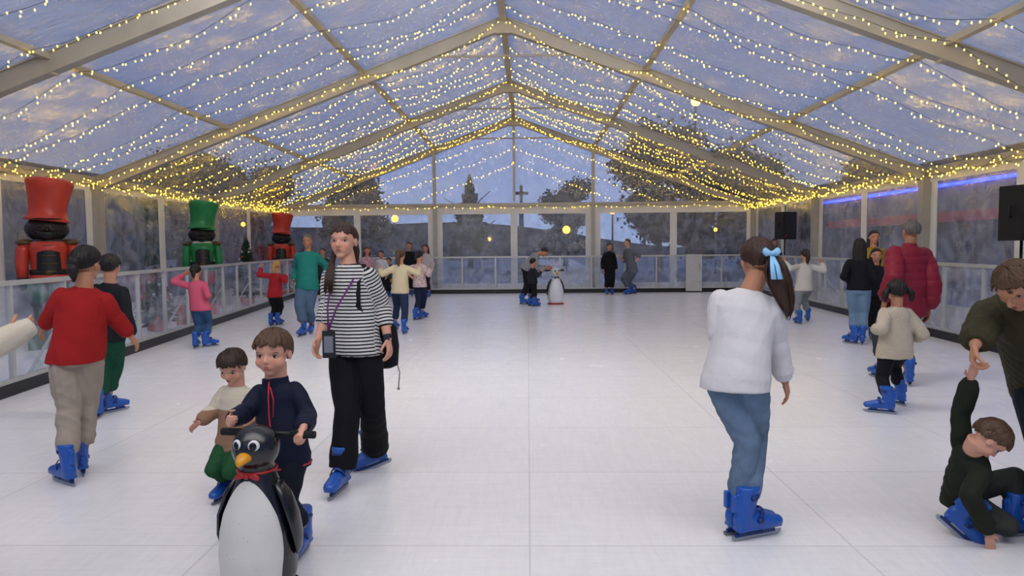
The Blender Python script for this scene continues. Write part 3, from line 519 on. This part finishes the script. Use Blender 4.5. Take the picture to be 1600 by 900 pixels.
for fx in (1/3,2/3,1):
    for s,xe in ((-1,XL),(1,XR)):
        x=XC+(xe-XC)*fx; m=MB(); m.bar((x,FR[0],rz(x)-.06),(x,FR[-2],rz(x)-.06),.09 if fx<1 else .14,.07 if fx<1 else .14)
        for y in FR[:-1]: m.box((x,y-.0,rz(x)-.24),(.14,.12,.05))
        struct('trim_%d'%(n:=n+1),m,ALU,label='aluminium purlin running along the tent roof')
m=MB(); m.bar((XC,FR[0],RZ-.06),(XC,FR[-2],RZ-.06),.12,.12); struct('trim_%d'%(n:=n+1),m,ALU,label='ridge beam')
k=0
for i in range(len(FR)-2):
    for s,xe in ((-1,XL),(1,XR)):
        y0,y1=FR[i+1],FR[i]; m=MB()
        def fn(u,v):
            x=xe+(XC-xe)*u; y=y0+(y1-y0)*v; return (x,y,rz(x)+.02-.05*sin(pi*v)*(.6+.4*sin(pi*u*3))+.008*sin(u*60+v*9)*sin(v*31))
        m.grid(fn,60,40); struct('ceiling' if k==0 else 'ceiling_%d'%k,m,ROOF,True,'clear plastic roof sheet'); k+=1
wn=0
for nm,xe,s in (('wall_left',XL,-1),('wall_right',XR,1)):
    m=MB()
    for i in range(len(FR)-2):
        y0,y1=FR[i+1]+.07,FR[i]-.07; ym=(y0+y1)/2
        def strip(a,b,z0,z1):
            nu=max(2,int((b-a)/.08)); nv=max(2,int((z1-z0)/.15)); m.grid(lambda u,v:(xe+s*.03+.018*sin((a+(b-a)*u)*23+v*3)*(1 if z1-z0<.7 else .5),a+(b-a)*u,z0+(z1-z0)*v),nu,nv)
        strip(y0,y1,2.6,EZ-.02); strip(y0,y1,0,.42)
        for a,b in ((y0,y0+.2),(ym-.13,ym+.13),(y1-.2,y1)): strip(a,b,.42,2.6)
        for a,b in ((y0+.2,ym-.13),(ym+.13,y1-.2)):
            w=MB(); w.grid(lambda u,v:(xe+s*.035+.01*sin(u*8+v*5),a-.02+(b-a+.04)*u,.4+2.22*v),12,10); struct('window_%d'%(wn:=wn+1),w,WIN,True,'clear vinyl window of the side wall')
    struct(nm,m,PVC,True)
YB=22.9; m=MB(); gx=[XL,-3.0,2.12,XR]
for a,b in zip(gx,gx[1:]):
    mid=(a+b)/2
    def bs(x0,x1,z0,z1): m.grid(lambda u,v:(x0+(x1-x0)*u,YB+.02+.01*sin((x0+(x1-x0)*u)*15+v*4),z0+(z1-z0)*v),max(2,int((x1-x0)/.15)),max(2,int((z1-z0)/.15)))
    bs(a,b,2.55,2.86); bs(a,b,0,.3)
    for q0,q1 in ((a,a+.24),(mid-.11,mid+.11),(b-.24,b)): bs(q0,q1,.3,2.55)
    for q0,q1 in ((a+.24,mid-.11),(mid+.11,b-.24)):
        w=MB(); w.grid(lambda u,v:(q0-.02+(q1-q0+.04)*u,YB+.04+.01*sin(u*7+v*4),.28+2.3*v),10,8); struct('window_%d'%(wn:=wn+1),w,WIN,True,'clear vinyl window of the far wall')
struct('wall_back',m,PVC,True)
m=MB(); m.bar((XL,YB-.05,EZ+.0),(XR,YB-.05,EZ),.09,.1)
for x in gx[1:3]: m.box((x,YB-.05,rz(x)/2-.05),(.1,.1,rz(x)-.1))
m.box((XC,YB-.05,(EZ+RZ)/2),(.08,.08,RZ-EZ-.2)); struct('trim_%d'%(n:=n+1),m,ALU,label='gable posts and cross beam of the far wall')
m=MB()
m.grid(lambda u,v:(XL+(XR-XL)*u,YB+.03+.01*sin(u*50+v*5),EZ+(rz(XL+(XR-XL)*u)-EZ)*v),80,16); struct('window_%d'%(wn:=wn+1),m,film('gable_film',.2,.1,.07,bumps=.9),True,'clear triangular gable sheet of the far wall')
# ice floor
m=bpy.data.materials.new('ice_panels'); m.use_nodes=True; nt=m.node_tree; N=nt.nodes; Lk=nt.links; b=N['Principled BSDF']; tc=N.new('ShaderNodeTexCoord')
br=N.new('ShaderNodeTexBrick'); br.offset=0; br.inputs['Scale'].default_value=1; br.inputs['Mortar Size'].default_value=.007; br.inputs['Mortar Smooth'].default_value=.6; br.inputs['Brick Width'].default_value=1.6; br.inputs['Row Height'].default_value=1.15
br.inputs['Color1'].default_value=(.765,.755,.755,1); br.inputs['Color2'].default_value=(.74,.73,.732,1); br.inputs['Mortar'].default_value=(.61,.60,.61,1); Lk.new(tc.outputs['Object'],br.inputs[0])
def scr(rot,sc,s=3,dt=8):
    mp=N.new('ShaderNodeMapping'); mp.inputs['Rotation'].default_value=(0,0,rot); mp.inputs['Scale'].default_value=sc; Lk.new(tc.outputs['Object'],mp.inputs[0]); nz=N.new('ShaderNodeTexNoise'); nz.inputs['Scale'].default_value=s; nz.inputs['Detail'].default_value=dt; nz.inputs['Roughness'].default_value=.75; nz.inputs['Distortion'].default_value=.8; Lk.new(mp.outputs[0],nz.inputs[0]); return nz
n1=scr(.5,(1,9,1)); n2=scr(-.8,(8,1,1)); n3=scr(0,(1,1,1)); ad_=N.new('ShaderNodeMath'); ad_.operation='ADD'; Lk.new(n1.outputs[0],ad_.inputs[0]); Lk.new(n2.outputs[0],ad_.inputs[1])
mr=N.new('ShaderNodeMapRange'); mr.inputs[1].default_value=.75; mr.inputs[2].default_value=1.3; mr.inputs[3].default_value=.93; mr.inputs[4].default_value=1.05; Lk.new(ad_.outputs[0],mr.inputs[0])
mm=N.new('ShaderNodeMix'); mm.data_type='RGBA'; mm.blend_type='MULTIPLY'; mm.inputs[0].default_value=1; Lk.new(br.outputs[0],mm.inputs[6]); Lk.new(mr.outputs[0],mm.inputs[7]); Lk.new(mm.outputs[2],b.inputs['Base Color'])
r2=N.new('ShaderNodeMapRange'); r2.inputs[3].default_value=.14; r2.inputs[4].default_value=.34; Lk.new(n3.outputs[0],r2.inputs[0]); Lk.new(r2.outputs[0],b.inputs['Roughness']); b.inputs['Specular IOR Level'].default_value=.55
bp=N.new('ShaderNodeBump'); bp.inputs['Strength'].default_value=.07; bp.inputs['Distance'].default_value=.01; Lk.new(ad_.outputs[0],bp.inputs['Height']); Lk.new(bp.outputs[0],b.inputs['Normal']); ICE=m
m=MB(); m.box((XC,7.5,-.05),(XR-XL+.3,31,.1)); struct('floor',m,ICE,False,'white synthetic ice floor')
# barriers
BF=mat('barrier_frame','#b0b0ac',rough=.4,metal=.3,var=.06); KICK=mat('kick_plate','#0e0f11',rough=.4); ACR=film('acrylic',.06,.04,.09,bumps=.05)
U=2.062
def mk():
    T=thing('rink_barrier','x','barrier'); 
    m=MB(); m.box((U/2,0,1.165),(U-.004,.07,.05)); m.build('top_rail',BF,T,O,False)
    m=MB(); m.box((U/2,0,.15),(U-.004,.05,.04)); m.build('bottom_rail',BF,T,O,False)
    m=MB(); m.box((U/2,0,.065),(U-.004,.06,.13)); m.build('kick_plate',KICK,T,O,False)
    for x in (.03,U/2): m=MB(); m.box((x,0,.655),(.05,.05,.97)); m.build('post',BF,T,O,False)
    for x in (0,1): m=MB(); m.box((x*U/2+U/4+.02,0,.655),(U/2-.06,.008,.97)); m.build('clear_pane',ACR,T,O,False)
    m=MB(); m.bar((.06,.05,.06),(.06,.5,.02),.04,.03); m.bar((.06,.04,.7),(.06,.45,.03),.03,.03); m.build('brace',BF,T,O,False)
    return T
BPAN=mk(); first=True
def run(p,ang,cnt,lab,g):
    global first
    for i in range(cnt):
        o=BPAN if first else dup(BPAN); first=False
        o.location=(p[0]+cos(ang)*U*i,p[1]+sin(ang)*U*i,0); o.rotation_euler=(0,0,ang); o['label']=lab; o['group']=g
aL=atan2(22.5-4.1,-7.3+5.0); run((-5.0,4.1),aL,9,'clear rink barrier with pale frame along the left side','left barrier')
run((-7.25,22.5),0,7,'clear rink barrier with pale frame across the far end','far barrier')
aR=atan2(5-22.5,6.1-7.15); run((7.15,22.4),aR,8,'clear rink barrier with pale frame along the right side','right barrier')
g=thing('barrier_gate','narrow white solid gate set in the far barrier','gate',(5.25,22.38,0)); m=MB(); m.box((0,0,.62),(.5,.04,1.16)); m.build('gate_board',mat('gate_white','#b4b4b2',rough=.5),g,O,False); m=MB(); m.box((.18,-.035,.8),(.03,.03,.16)); m.build('handle',BF,g,O,False)
# ---------------------------------------------------------------- nutcrackers
NB=mat('nut_black','#0b0a0a',rough=.4,var=.2); NF=mat('nut_face','#140c09',rough=.6,var=.2); NG=mat('nut_dull_gold','#4e3a18',rough=.5,metal=.2); NW=mat('nut_white','#b4b0a6',rough=.5)
NR=mat('nut_red','#a93220',rough=.4,var=.18); NGR=mat('nut_green','#15713a',rough=.4,var=.18); NDG=mat('nut_dark_green','#0d4a2c',rough=.45)
def nutcracker(label,X0,hatm,bm,pm,basem):
    T=thing('nutcracker_figure',label,'nutcracker',(X0[0],X0[1],0)); T.rotation_euler=(0,0,radians(X0[2]))
    m=MB(); m.box((0,0,.11),(.62,.6,.22)); m.box((0,0,.235),(.54,.52,.03)); m.build('base',basem,T,O,False)
    for s in (-1,1):
        m=MB(); m.lathe((s*.13,0,.25),[(.11,0),(.12,.02),(.1,.1),(.105,.38),(.125,.42),(.125,.45)],22); m.ell((s*.13,-.08,.3),(.1,.16,.06)); m.build('boot',NB,T)
        m=MB(); m.lathe((s*.13,0,.66),[(.1,0),(.115,.05),(.125,.3),(.12,.42)],20); m.build('leg',pm,T)
        a=MB(); a.tube([(s*.29,0,1.6),(s*.33,-.0,1.5),(s*.345,0,1.25),(s*.34,-.01,1.08)],[.08,.095,.085,.075],18); ar=a.build('arm',bm,T)
        a=MB(); a.lathe((s*.34,-.01,1.0),[(.06,0),(.078,.02),(.078,.09)],18); a.build('cuff',NB,ar); a=MB(); a.ell((s*.34,-.02,.96),(.055,.06,.075)); a.build('hand',NF,ar)
        a=MB(); a.lathe((s*.30,0,1.6),[(.11,0),(.12,.02),(.09,.06),(.02,.08)],20); a.build('epaulette',NG,ar)
    m=MB(); m.lathe((0,0,1.0),[(.26,0),(.27,.02),(.255,.08),(.23,.22),(.25,.42),(.27,.54),(.25,.62),(.12,.68),(.1,.72)],32); m.build('torso',bm,T)
    m=MB(); m.lathe((0,0,1.13),[(.252,0),(.258,.01),(.258,.07),(.25,.08)],32); m.box((0,-.255,1.17),(.09,.02,.09),mi=1); m.build('belt',[NB,NG],T)
    m=MB(); m.grid(lambda u,v:(.265*sin((u-.5)*1.3)*(1-.1*v),-.268*cos((u-.5)*1.3)*(1.0-.02*v),1.2+.38*v),10,6); m.build('chest_panel',NB,T)
    m=MB()
    for z in (1.3,1.42): m.tube([(-.1,-.262,z),(0,-.275,z-.005),(.1,-.262,z)],.009,8)
    m.build('coat_trim',NG,T)
    m=MB(); m.lathe((0,0,1.6),[(.2,0),(.22,.02),(.2,.07),(.15,.09)],26); m.build('collar',NW if hatm is NGR else NB,T)
    m=MB(); m.ell((0,-.02,1.83),(.24,.22,.2),n=26,m=16); m.ell((0,-.25,1.82),(.035,.06,.04)); hd=m.build('head',NF,T)
    m=MB(); m.ell((0,.06,1.83),(.295,.24,.21),n=26,m=14); m.lathe((0,-.19,1.66),[(.02,0),(.09,.03),(.12,.09),(.11,.12)],16); m.build('hair',NB,hd)
    m=MB()
    for s in (-1,1): m.tube([(0,-.25,1.775),(s*.08,-.25,1.765),(s*.15,-.2,1.79)],[.02,.025,.008],8)
    m.build('moustache',NB,hd)
    for s in (-1,1): m=MB(); m.ell((s*.085,-.215,1.87),(.03,.02,.022),n=12,m=8); m.ell((s*.085,-.235,1.87),(.016,.008,.018),n=10,m=6,mi=1); m.build('eye',[mat('nut_eye','#332d26'),PUP],hd)
    m=MB(); tl=Matrix.Rotation(radians(6),3,'Y'); ax=(tl@X,tl@Y,tl@Z)
    m.lathe((0,0,1.95),[(.3,0),(.31,.02),(.285,.05),(.262,.1),(.255,.2),(.275,.35),(.305,.5),(.325,.58),(.32,.62),(.26,.655),(.1,.67)],36,ax=ax); m.build('hat',hatm,T)
    m=MB(); m.loft([(V((0,-.22,1.985-.01*i)),X*(.2-.03*i),Y*(.16-.02*i)) for i in range(3)],24); m.build('peak',NB,T)
    return T
nutcracker('large nutcracker figure with red hat and red coat at the left edge',(-7.42,10.75,35),NR,NR,NDG,NDG)
nutcracker('large nutcracker figure with green hat and white collar, middle of the row',(-7.5,16.1,25),NGR,NGR,NR,NR)
nutcracker('farthest nutcracker figure with red hat, in the far left corner',(-7.7,21.9,15),NR,NR,NW,NR)
# ---------------------------------------------------------------- christmas trees
NEED=mat('fir_needles','#183826',rough=.7,var=.4,vs=8); TRK=mat('bark','#2d2118',rough=.9,bump=.6,bs=30); BR=mat('bauble_red','#981420',rough=.2,metal=.4); BS=mat('bauble_silver','#a0a3aa',rough=.2,metal=.6)
BULB=mat('warm_bulb','#ffce34',rough=.4,emit=22,var=0); WIRE=mat('light_wire','#2a2a22',rough=.6)
bulb=MB().ell(O,(.0076,.0076,.011),n=6,m=4).mesh('bulb',BULB)
def xtree(label,p,h,rad,seed):
    r=random.Random(seed); T=thing('christmas_tree',label,'christmas tree',(p[0],p[1],0)); m=MB()
    for k in range(int(420)):
        t=r.random()**.8; z=.16*h+t*.8*h; ln=rad*(1-t)*r.uniform(.75,1.1)+.05; a=r.uniform(0,2*pi); d=V((cos(a),sin(a),-.22+r.uniform(-.1,.2))); p0=V((0,0,z)); p1=p0+d*ln
        m.tube([p0,p0.lerp(p1,.5),p1+Z*.02],[.015,.035,.006],5)
        for q in range(7):
            s=p0.lerp(p1,.25+.75*q/6); e=V((r.uniform(-1,1),r.uniform(-1,1),r.uniform(-.3,.9))).normalized()*.07; w=e.cross(V((r.uniform(-1,1),r.uniform(-1,1),1))).normalized()*.011
            b=len(m.v); m.v+=[s-w,s+w,s+e]; m.f.append((b,b+1,b+2)); m.m.append(0)
    m.build('foliage',NEED,T); m=MB(); m.tube([(0,0,.1),(0,0,h*.9)],[.03,.008],8); m.build('trunk',TRK,T)
    m=MB(); m.lathe((0,0,0),[(.13,0),(.17,.02),(.19,.2),(.17,.21)],20); m.build('pot',NR,T)
    bm=[MB().ell(O,.036,n=14,m=10).mesh('bauble',x) for x in (BR,BS)]
    for k in range(30):
        t=r.random()*.9; a=r.uniform(0,2*pi); R_=rad*(1-t)*1.02+.04; put('bauble',bm[k%2],T,(cos(a)*R_,sin(a)*R_,.18*h+t*.78*h-.03))
    m=MB(); m.ell((0,0,h*.985),(.05,.02,.06)); m.build('topper',NG,T)
xtree('small decorated fir tree behind the left barrier beside the girl in red',(-6.85,12.8),1.16,.38,3)
xtree('taller decorated fir tree with silver baubles between the second and third nutcracker figures',(-7.45,18.5),1.78,.38,4)
g=thing('gift_box','red gift box standing behind the barrier near the girl in pink','gift box',(-6.8,14.0,0)); m=MB(); m.box((0,0,.2),(.4,.4,.4)); m.build('box',NR,g,O,False); m=MB(); m.box((0,0,.2),(.07,.41,.41)); m.box((0,0,.2),(.41,.07,.41)); m.tube([(0,0,.41),(.08,0,.48),(.1,.02,.42),(0,0,.41),(-.08,0,.48),(-.1,.02,.42),(0,0,.41)],.015,6); m.build('ribbon',NG,g,O,False)
# ---------------------------------------------------------------- loudspeakers
SPK=mat('speaker_black','#0b0c0e',rough=.5,bump=.2,bs=90); GRL=mat('speaker_grille','#17181b',rough=.6,bump=.8,bs=250); STB=mat('stand_black','#121316',rough=.35,metal=.4)
def speaker(lab,lab2,x,y,zb,w,h,yaw,lr=.45):
    T=thing('loudspeaker',lab,'loudspeaker',(x,y,zb)); T.rotation_euler=(0,0,radians(yaw)); m=MB(); q=w/2
    m.prism([(-q,-.19,0),(q,-.19,0),(q*.72,.2,0),(-q*.72,.2,0)],(0,0,h)); m.build('cabinet',SPK,T,O,False)
    m=MB(); m.prism([(-q*.93,-.205,.03),(q*.93,-.205,.03),(q*.93,-.19,.03),(-q*.93,-.19,.03)],(0,0,h-.06)); gr_=m.build('grille',GRL,T,O,False)
    m=MB(); m.box((-q*.7,-.209,.1),(.05,.006,.05)); m.build('badge',mat('badge_red','#a01e1e',rough=.3),gr_,O,False)
    for s in (-1,1): m=MB(); m.tube([(s*q*.9,.0,h*.42),(s*(q*.9+.03),.0,h*.45),(s*(q*.9+.03),.0,h*.6),(s*q*.9,0,h*.63)],.012,8); m.build('handle',STB,T)
    T2=thing('speaker_stand',lab2,'speaker stand',(x,y,0)); m=MB(); m.tube([(0,0,.25),(0,0,zb)],.018,12); m.build('pole',STB,T2); m=MB(); m.lathe((0,0,.95),[(.03,0),(.035,.02),(.035,.1),(.025,.12)],14); m.build('collar',STB,T2)
    for k in range(3): a=2*pi*k/3+.5; m=MB(); m.bar((0,0,.8),(cos(a)*lr,sin(a)*lr,.02),.03,.02); m.bar((0,0,.35),(cos(a)*lr*.53,sin(a)*lr*.53,.43),.02,.015); m.build('leg',STB,T2,O,False)
p=at(1226,374,19.4); speaker('smaller looking black loudspeaker on a tripod near the far right corner','black tripod stand near the far right corner',p.x,p.y,p.z,.46,.74,25,.13)
p=at(1582,376,9.75); speaker('black loudspeaker cropped by the right edge of the view','black stand under the loudspeaker at the right edge',p.x+.12,p.y,p.z,.5,.74,22,.2)
# ---------------------------------------------------------------- fairy lights
def garland(label,pts,space,group):
    T=thing('light_string',label,'string lights',pts[0],group); m=MB(); m.tube([p-pts[0] for p in pts],.003,4); m.build('wire',WIRE,T)
    acc=0
    for a,b in zip(pts,pts[1:]):
        L=(b-a).length
        while acc<L:
            p=a.lerp(b,acc/L); put('bulb',bulb,T,p-pts[0]+V((random.uniform(-.03,.03),random.uniform(-.04,.04),-.005-random.uniform(0,.05)))); acc+=space*random.uniform(.4,1.6)
        acc-=L
y=7.1
while y<22.7:
    for s,xe in ((-1,XL),(1,XR)):
        pts=[]; jy=random.uniform(-.14,.14); sg=[random.uniform(.02,.24) for _ in range(3)]; dy=random.uniform(-.22,.22); dz=random.uniform(0,5)
        for i in range(37):
            t=i/36; x=XC+(xe-XC)*(.01+.98*t); q=(t*3)%1 if t<1 else 0; k=min(int(t*3),2); pts.append(V((x,y+jy+dy*sin(t*3.1+dz),rz(x)-.11-sg[k]*4*q*(1-q)-.02*sin(t*40+dz))))
        garland('string of warm fairy lights sagging under the clear roof, %s slope'%('left' if s<0 else 'right'),pts,.092,'fairy light strings on the %s slope'%('left' if s<0 else 'right'))
    y+=.82
for s,xe in ((-1,XL),(1,XR)):
    for i in range(3):
        for q in range(2):
            y0,y1=FR[i+1],FR[i]; nn=4+q*2; pts=[V((xe-s*(.14+.22*q),y0+(y1-y0)*j/40,EZ-.06+.02*q-(.10+.08*q)*abs(sin(pi*nn*j/40)))) for j in range(41)]
            garland('warm fairy lights looped along the top of the %s side wall'%('left' if s<0 else 'right'),pts,.12,'eave light strings %s'%('left' if s<0 else 'right'))
    for q in (1,2,3):
        kx=1-.2*q; pts=[]
        for j in range(31):
            x=XC+(xe-XC)*kx*j/30; pts.append(V((x,YB-.12-.0*j,max(EZ+.1,rz(x)-.5*q)-.05*abs(sin(j*.5)))))
        garland('warm fairy lights draped across the far gable, %s half'%('left' if s<0 else 'right'),pts,.12,'gable light strings %s'%('left' if s<0 else 'right'))
pts=[V((XL+.2+(XR-XL-.4)*j/60,YB-.14,EZ-.02-.08*abs(sin(pi*9*j/60)))) for j in range(61)]; garland('warm fairy lights along the cross beam of the far wall',pts,.2,'far wall light string')
# ---------------------------------------------------------------- outside
GRD=mat('wet_paving','#2c313b',rough=.45,var=.3,vs=.6,bump=.2,bs=8,spec=.3); m=MB(); m.box((0,40,-.16),(160,160,.1)); struct('floor_outside',m,GRD,False,'wet paving outside the tent')
m=MB(); m.prism([(-.3,23.3,-.11),(3.9,23.3,-.11),(5.2,85,-.11),(1.2,85,-.11)],(0,0,.015)); struct('floor_path',m,mat('lit_path','#8a8780',rough=.35,var=.15,vs=1.5,bump=.2,bs=6),False,'path painted pale as if lit, leading away beyond the far wall')  # light falling on the paving is put into the pale colour
def leafmat(n,c): return mat(n,c,rough=.8,var=.5,vs=2)
LF=[leafmat('leaf_dark','#131b1c'),leafmat('leaf_olive','#191f1c'),leafmat('leaf_autumn','#2a2b1f')]
def tree(label,x,y,h,rad,k,n=4200,conical=False,z0=.3):
    r=random.Random(int(x*7+y)); T=thing('tree',label,'tree',(x,y,-.11)); m=MB(); m.tube([(0,0,0),(r.uniform(-.2,.2),0,h*.3),(r.uniform(-.3,.3),0,h*.8)],[.05*h*.6,.03*h*.6,.006*h],8)
    for q in range(7): a=q*2.4; m.tube([(0,0,h*(.28+.06*q)),(cos(a)*rad*.4,sin(a)*rad*.4,h*(.42+.06*q)),(cos(a)*rad*.75,sin(a)*rad*.75,h*(.5+.06*q))],[.02*h*.5,.012*h*.5,.003*h],6)
    m.build('trunk',TRK,T); m=MB(); bl=[]
    for q in range(20):
        a=r.uniform(0,2*pi); rr=rad*r.uniform(.05,.68); bl.append((V((cos(a)*rr,sin(a)*rr,h*r.uniform(z0,.86))),rad*r.uniform(.3,.48)))
        if not conical: m.ell(bl[-1][0],(bl[-1][1]*.8,bl[-1][1]*.8,bl[-1][1]*.7),n=12,m=8)
    if conical: m.lathe((0,0,h*.08),[(rad*.7,0),(rad*.55,h*.2),(rad*.3,h*.5),(.05,h*.85)],14)
    for q in range(n):
        if conical:
            t=r.random()**.8; a=r.uniform(0,2*pi); R_=rad*(1-t)*(.6+.4*((t*9)%1))*r.uniform(.7,1); p=V((cos(a)*R_,sin(a)*R_,h*(.08+.9*t)))
        else:
            c,br_=bl[q%20]; d=V((r.gauss(0,1),r.gauss(0,1),r.gauss(0,.8))).normalized(); p=c+d*br_*r.uniform(.7,1.15)
        s=h*.024*r.uniform(.6,1.4); e=V((r.uniform(-1,1),r.uniform(-1,1),r.uniform(-1,1))).normalized(); w=e.cross(V((r.uniform(-1,1),r.uniform(-1,1),.3))).normalized()
        b=len(m.v); m.v+=[p-w*s*.5,p+e*s*.6,p+w*s*.5,p-e*s*.6]; m.f.append((b,b+1,b+2,b+3)); m.m.append(0)
    m.build('foliage',LF[k],T,O,False)
tree('pointed conifer seen through the far wall left of the stone cross',-4.4,54,7.2,2.6,0,3200,True)
for x,y,h,rd,k,l in ((-11.5,46,6.8,3.4,1,'round dark tree seen through the far wall beside the left gable post'),(-17.5,42,7.5,3.6,0,'wide dark tree behind the far left corner of the tent'),(-25,50,9,4.6,0,'tallest dark tree beyond the far left corner'),(3.0,56,7.2,2.4,0,'dark tree just right of the stone cross'),(7.8,42,9.0,3.4,1,'large tree behind the right half of the far wall'),(13.9,46,8.4,3.6,2,'autumn toned tree beyond the far right corner'),(21,43,7.4,3.2,0,'dark tree behind the far right side wall'),(12,33,4.8,1.8,2,'small tree outside the right side wall')):
    tree(l,x,y,h,rd,k,z0=.2)
ST=mat('cross_stone','#242324',rough=.9,bump=.6,bs=12); c=at(815,395,36); T=thing('stone_cross','tall stone cross on a column seen through the far wall','stone cross',(c.x,36,-.11))
m=MB()
for k in range(3): m.box((0,0,.1+.2*k),(2-.5*k,2-.5*k,.2))
m.build('steps',ST,T,O,False); m=MB(); m.lathe((0,0,.6),[(.24,0),(.2,.1),(.15,.3),(.12,2.6),(.2,2.75),(.2,2.85)],14); m.build('column',ST,T); m=MB(); m.box((0,0,4.05),(.16,.14,1.3)); m.box((0,0,4.3),(.72,.14,.16)); m.build('cross',ST,T,O,False)
LAMP=mat('lamp_glow','#ff9a30',emit=6,var=0); WL=mat('lamp_white','#ffc860',emit=9,var=0)
for k,(u,v,y,l,r_,mm_) in enumerate(((617,343,36,'orange street lamp seen through the left part of the far wall',.18,LAMP),(885,360,44,'street lamp glowing right of the stone cross',.24,LAMP),(750,373,60,'pair of low lamps left of the stone cross, left one',.2,LAMP),(763,374,60,'pair of low lamps left of the stone cross, right one',.2,LAMP),(957,331,34,'street lamp behind the right gable post',.15,LAMP),(868,372,70,'distant lamp beside the road behind the far wall',.26,LAMP),(380,352,30,'street lamp outside the left side wall',.1,LAMP),(1118,360,38,'street lamp behind the far right window',.1,LAMP),(1087,160,27,'added mast with glowing ball standing in for a lamp reflection on the upper right roof',.18,WL))):  # last entry is an added mast imitating a lamp reflection on the roof film
    p=at(u,v,y); T=thing('street_lamp',l,'street lamp',(p.x,y,-.11)); m=MB(); m.tube([(0,0,0),(0,0,p.z)],[.06,.04],8); m.build('pole',STB,T); m=MB(); m.ell((0,0,p.z+.15),r_,n=12,m=8); m.build('lantern',mm_,T)
BW=mat('building_wall','#4c505c',rough=.9,var=.2,bump=.2,bs=6); BG=mat('building_glass','#1f2634',rough=.15); RFM=mat('building_roof','#26221f',rough=.9)
def building(label,x0,x1,y0,y1,h,side):
    T=thing('building',label,'building',((x0+x1)/2,(y0+y1)/2,-.11)); o=V(((x0+x1)/2,(y0+y1)/2,-.11)); m=MB(); m.box(((x0+x1)/2,(y0+y1)/2,h/2-.11),(x1-x0,y1-y0,h)); m.build('wall',BW,T,o,False)
    m=MB(); m.box(((x0+x1)/2,(y0+y1)/2,h),(x1-x0+.6,y1-y0+.6,.3)); m.build('roof',RFM,T,o,False); xf=x1 if side>0 else x0
    yy=y0+1.5
    while yy<y1-1:
        for z in (1.6,4.6):
            if z<h-1: m=MB(); m.box((xf,yy,z),(.16,1.1,1.6)); w=m.build('window',mat('window_frame_outside','#55524c'),T,o,False); m=MB(); m.box((xf+side*.06,yy,z),(.1,.9,1.4)); m.build('pane',BG,w,o,False)
        yy+=2.6
    return T,o
building('long dim stone building outside the left side wall',-29,-22,8,40,5.2,1)
T,o=building('low dark building with red lit awning and blue light strip outside the right wall',15,22,10,38,4.3,-1)
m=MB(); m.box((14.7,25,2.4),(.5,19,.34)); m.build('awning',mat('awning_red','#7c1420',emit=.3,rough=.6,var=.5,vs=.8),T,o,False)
m=MB(); m.box((14.92,27,3.55),(.1,22,.1)); m.build('blue_light_strip',mat('blue_led','#1430ff',emit=9,var=0),T,o,False)
m=MB(); m.grid(lambda u,v:(-90+180*u,110+v*5,-1+v*(5.5+2.5*sin(u*5+1)+1.2*sin(u*17))),60,3); struct('hills',m,mat('far_hill','#1c2431',rough=1,var=.2),True,'dark hill line on the horizon')
# ---------------------------------------------------------------- world and lights
w=bpy.data.worlds.new('dusk'); SC.world=w; w.use_nodes=True; nt=w.node_tree; N=nt.nodes; Lk=nt.links; bg=N['Background']; tc=N.new('ShaderNodeTexCoord'); sp=N.new('ShaderNodeSeparateXYZ'); Lk.new(tc.outputs['Generated'],sp.inputs[0])
cr=N.new('ShaderNodeValToRGB'); e=cr.color_ramp; e.elements[0].position=0; e.elements[0].color=lin('#8fa1c8'); e.elements[1].position=.9; e.elements[1].color=lin('#3a5690')
q=e.elements.new(.2); q.color=lin('#6f86bd'); q=e.elements.new(.45); q.color=lin('#4f69a8'); Lk.new(sp.outputs[2],cr.inputs[0])
nz=N.new('ShaderNodeTexNoise'); nz.inputs['Scale'].default_value=3.2; nz.inputs['Detail'].default_value=7; mp=N.new('ShaderNodeMapping'); mp.inputs['Scale'].default_value=(1,1,2.5); Lk.new(tc.outputs['Generated'],mp.inputs[0]); Lk.new(mp.outputs[0],nz.inputs[0])
mr=N.new('ShaderNodeMapRange'); mr.inputs[1].default_value=.42; mr.inputs[2].default_value=.68; mr.inputs[4].default_value=.8; Lk.new(nz.outputs[0],mr.inputs[0]); mx=N.new('ShaderNodeMix'); mx.data_type='RGBA'; Lk.new(mr.outputs[0],mx.inputs[0]); Lk.new(cr.outputs[0],mx.inputs[6]); mx.inputs[7].default_value=lin('#93a3c8'); Lk.new(mx.outputs[2],bg.inputs[0]); bg.inputs[1].default_value=1.05
def light(n_,t,loc,e,c,**k):
    l=bpy.data.lights.new(n_,t); l.energy=e; l.color=c
    for a,b in k.items(): setattr(l,a,b)
    o=put(n_,l); o.location=loc; return o
s=light('sky_glow','SUN',(0,0,20),1.4,(1,.955,.91),angle=radians(120)); s.rotation_euler=(radians(12),0,0)
a=light('flood_front','AREA',(-.4,1.5,5.0),310,(1,.955,.90),shape='RECTANGLE',size=9,size_y=3); a.rotation_euler=(radians(38),0,0)
a=light('flood_back','AREA',(-.4,6.2,5.1),330,(1,.955,.90),shape='RECTANGLE',size=6,size_y=1); a.rotation_euler=(radians(66),0,0)  # unseen area light added to brighten the far wall
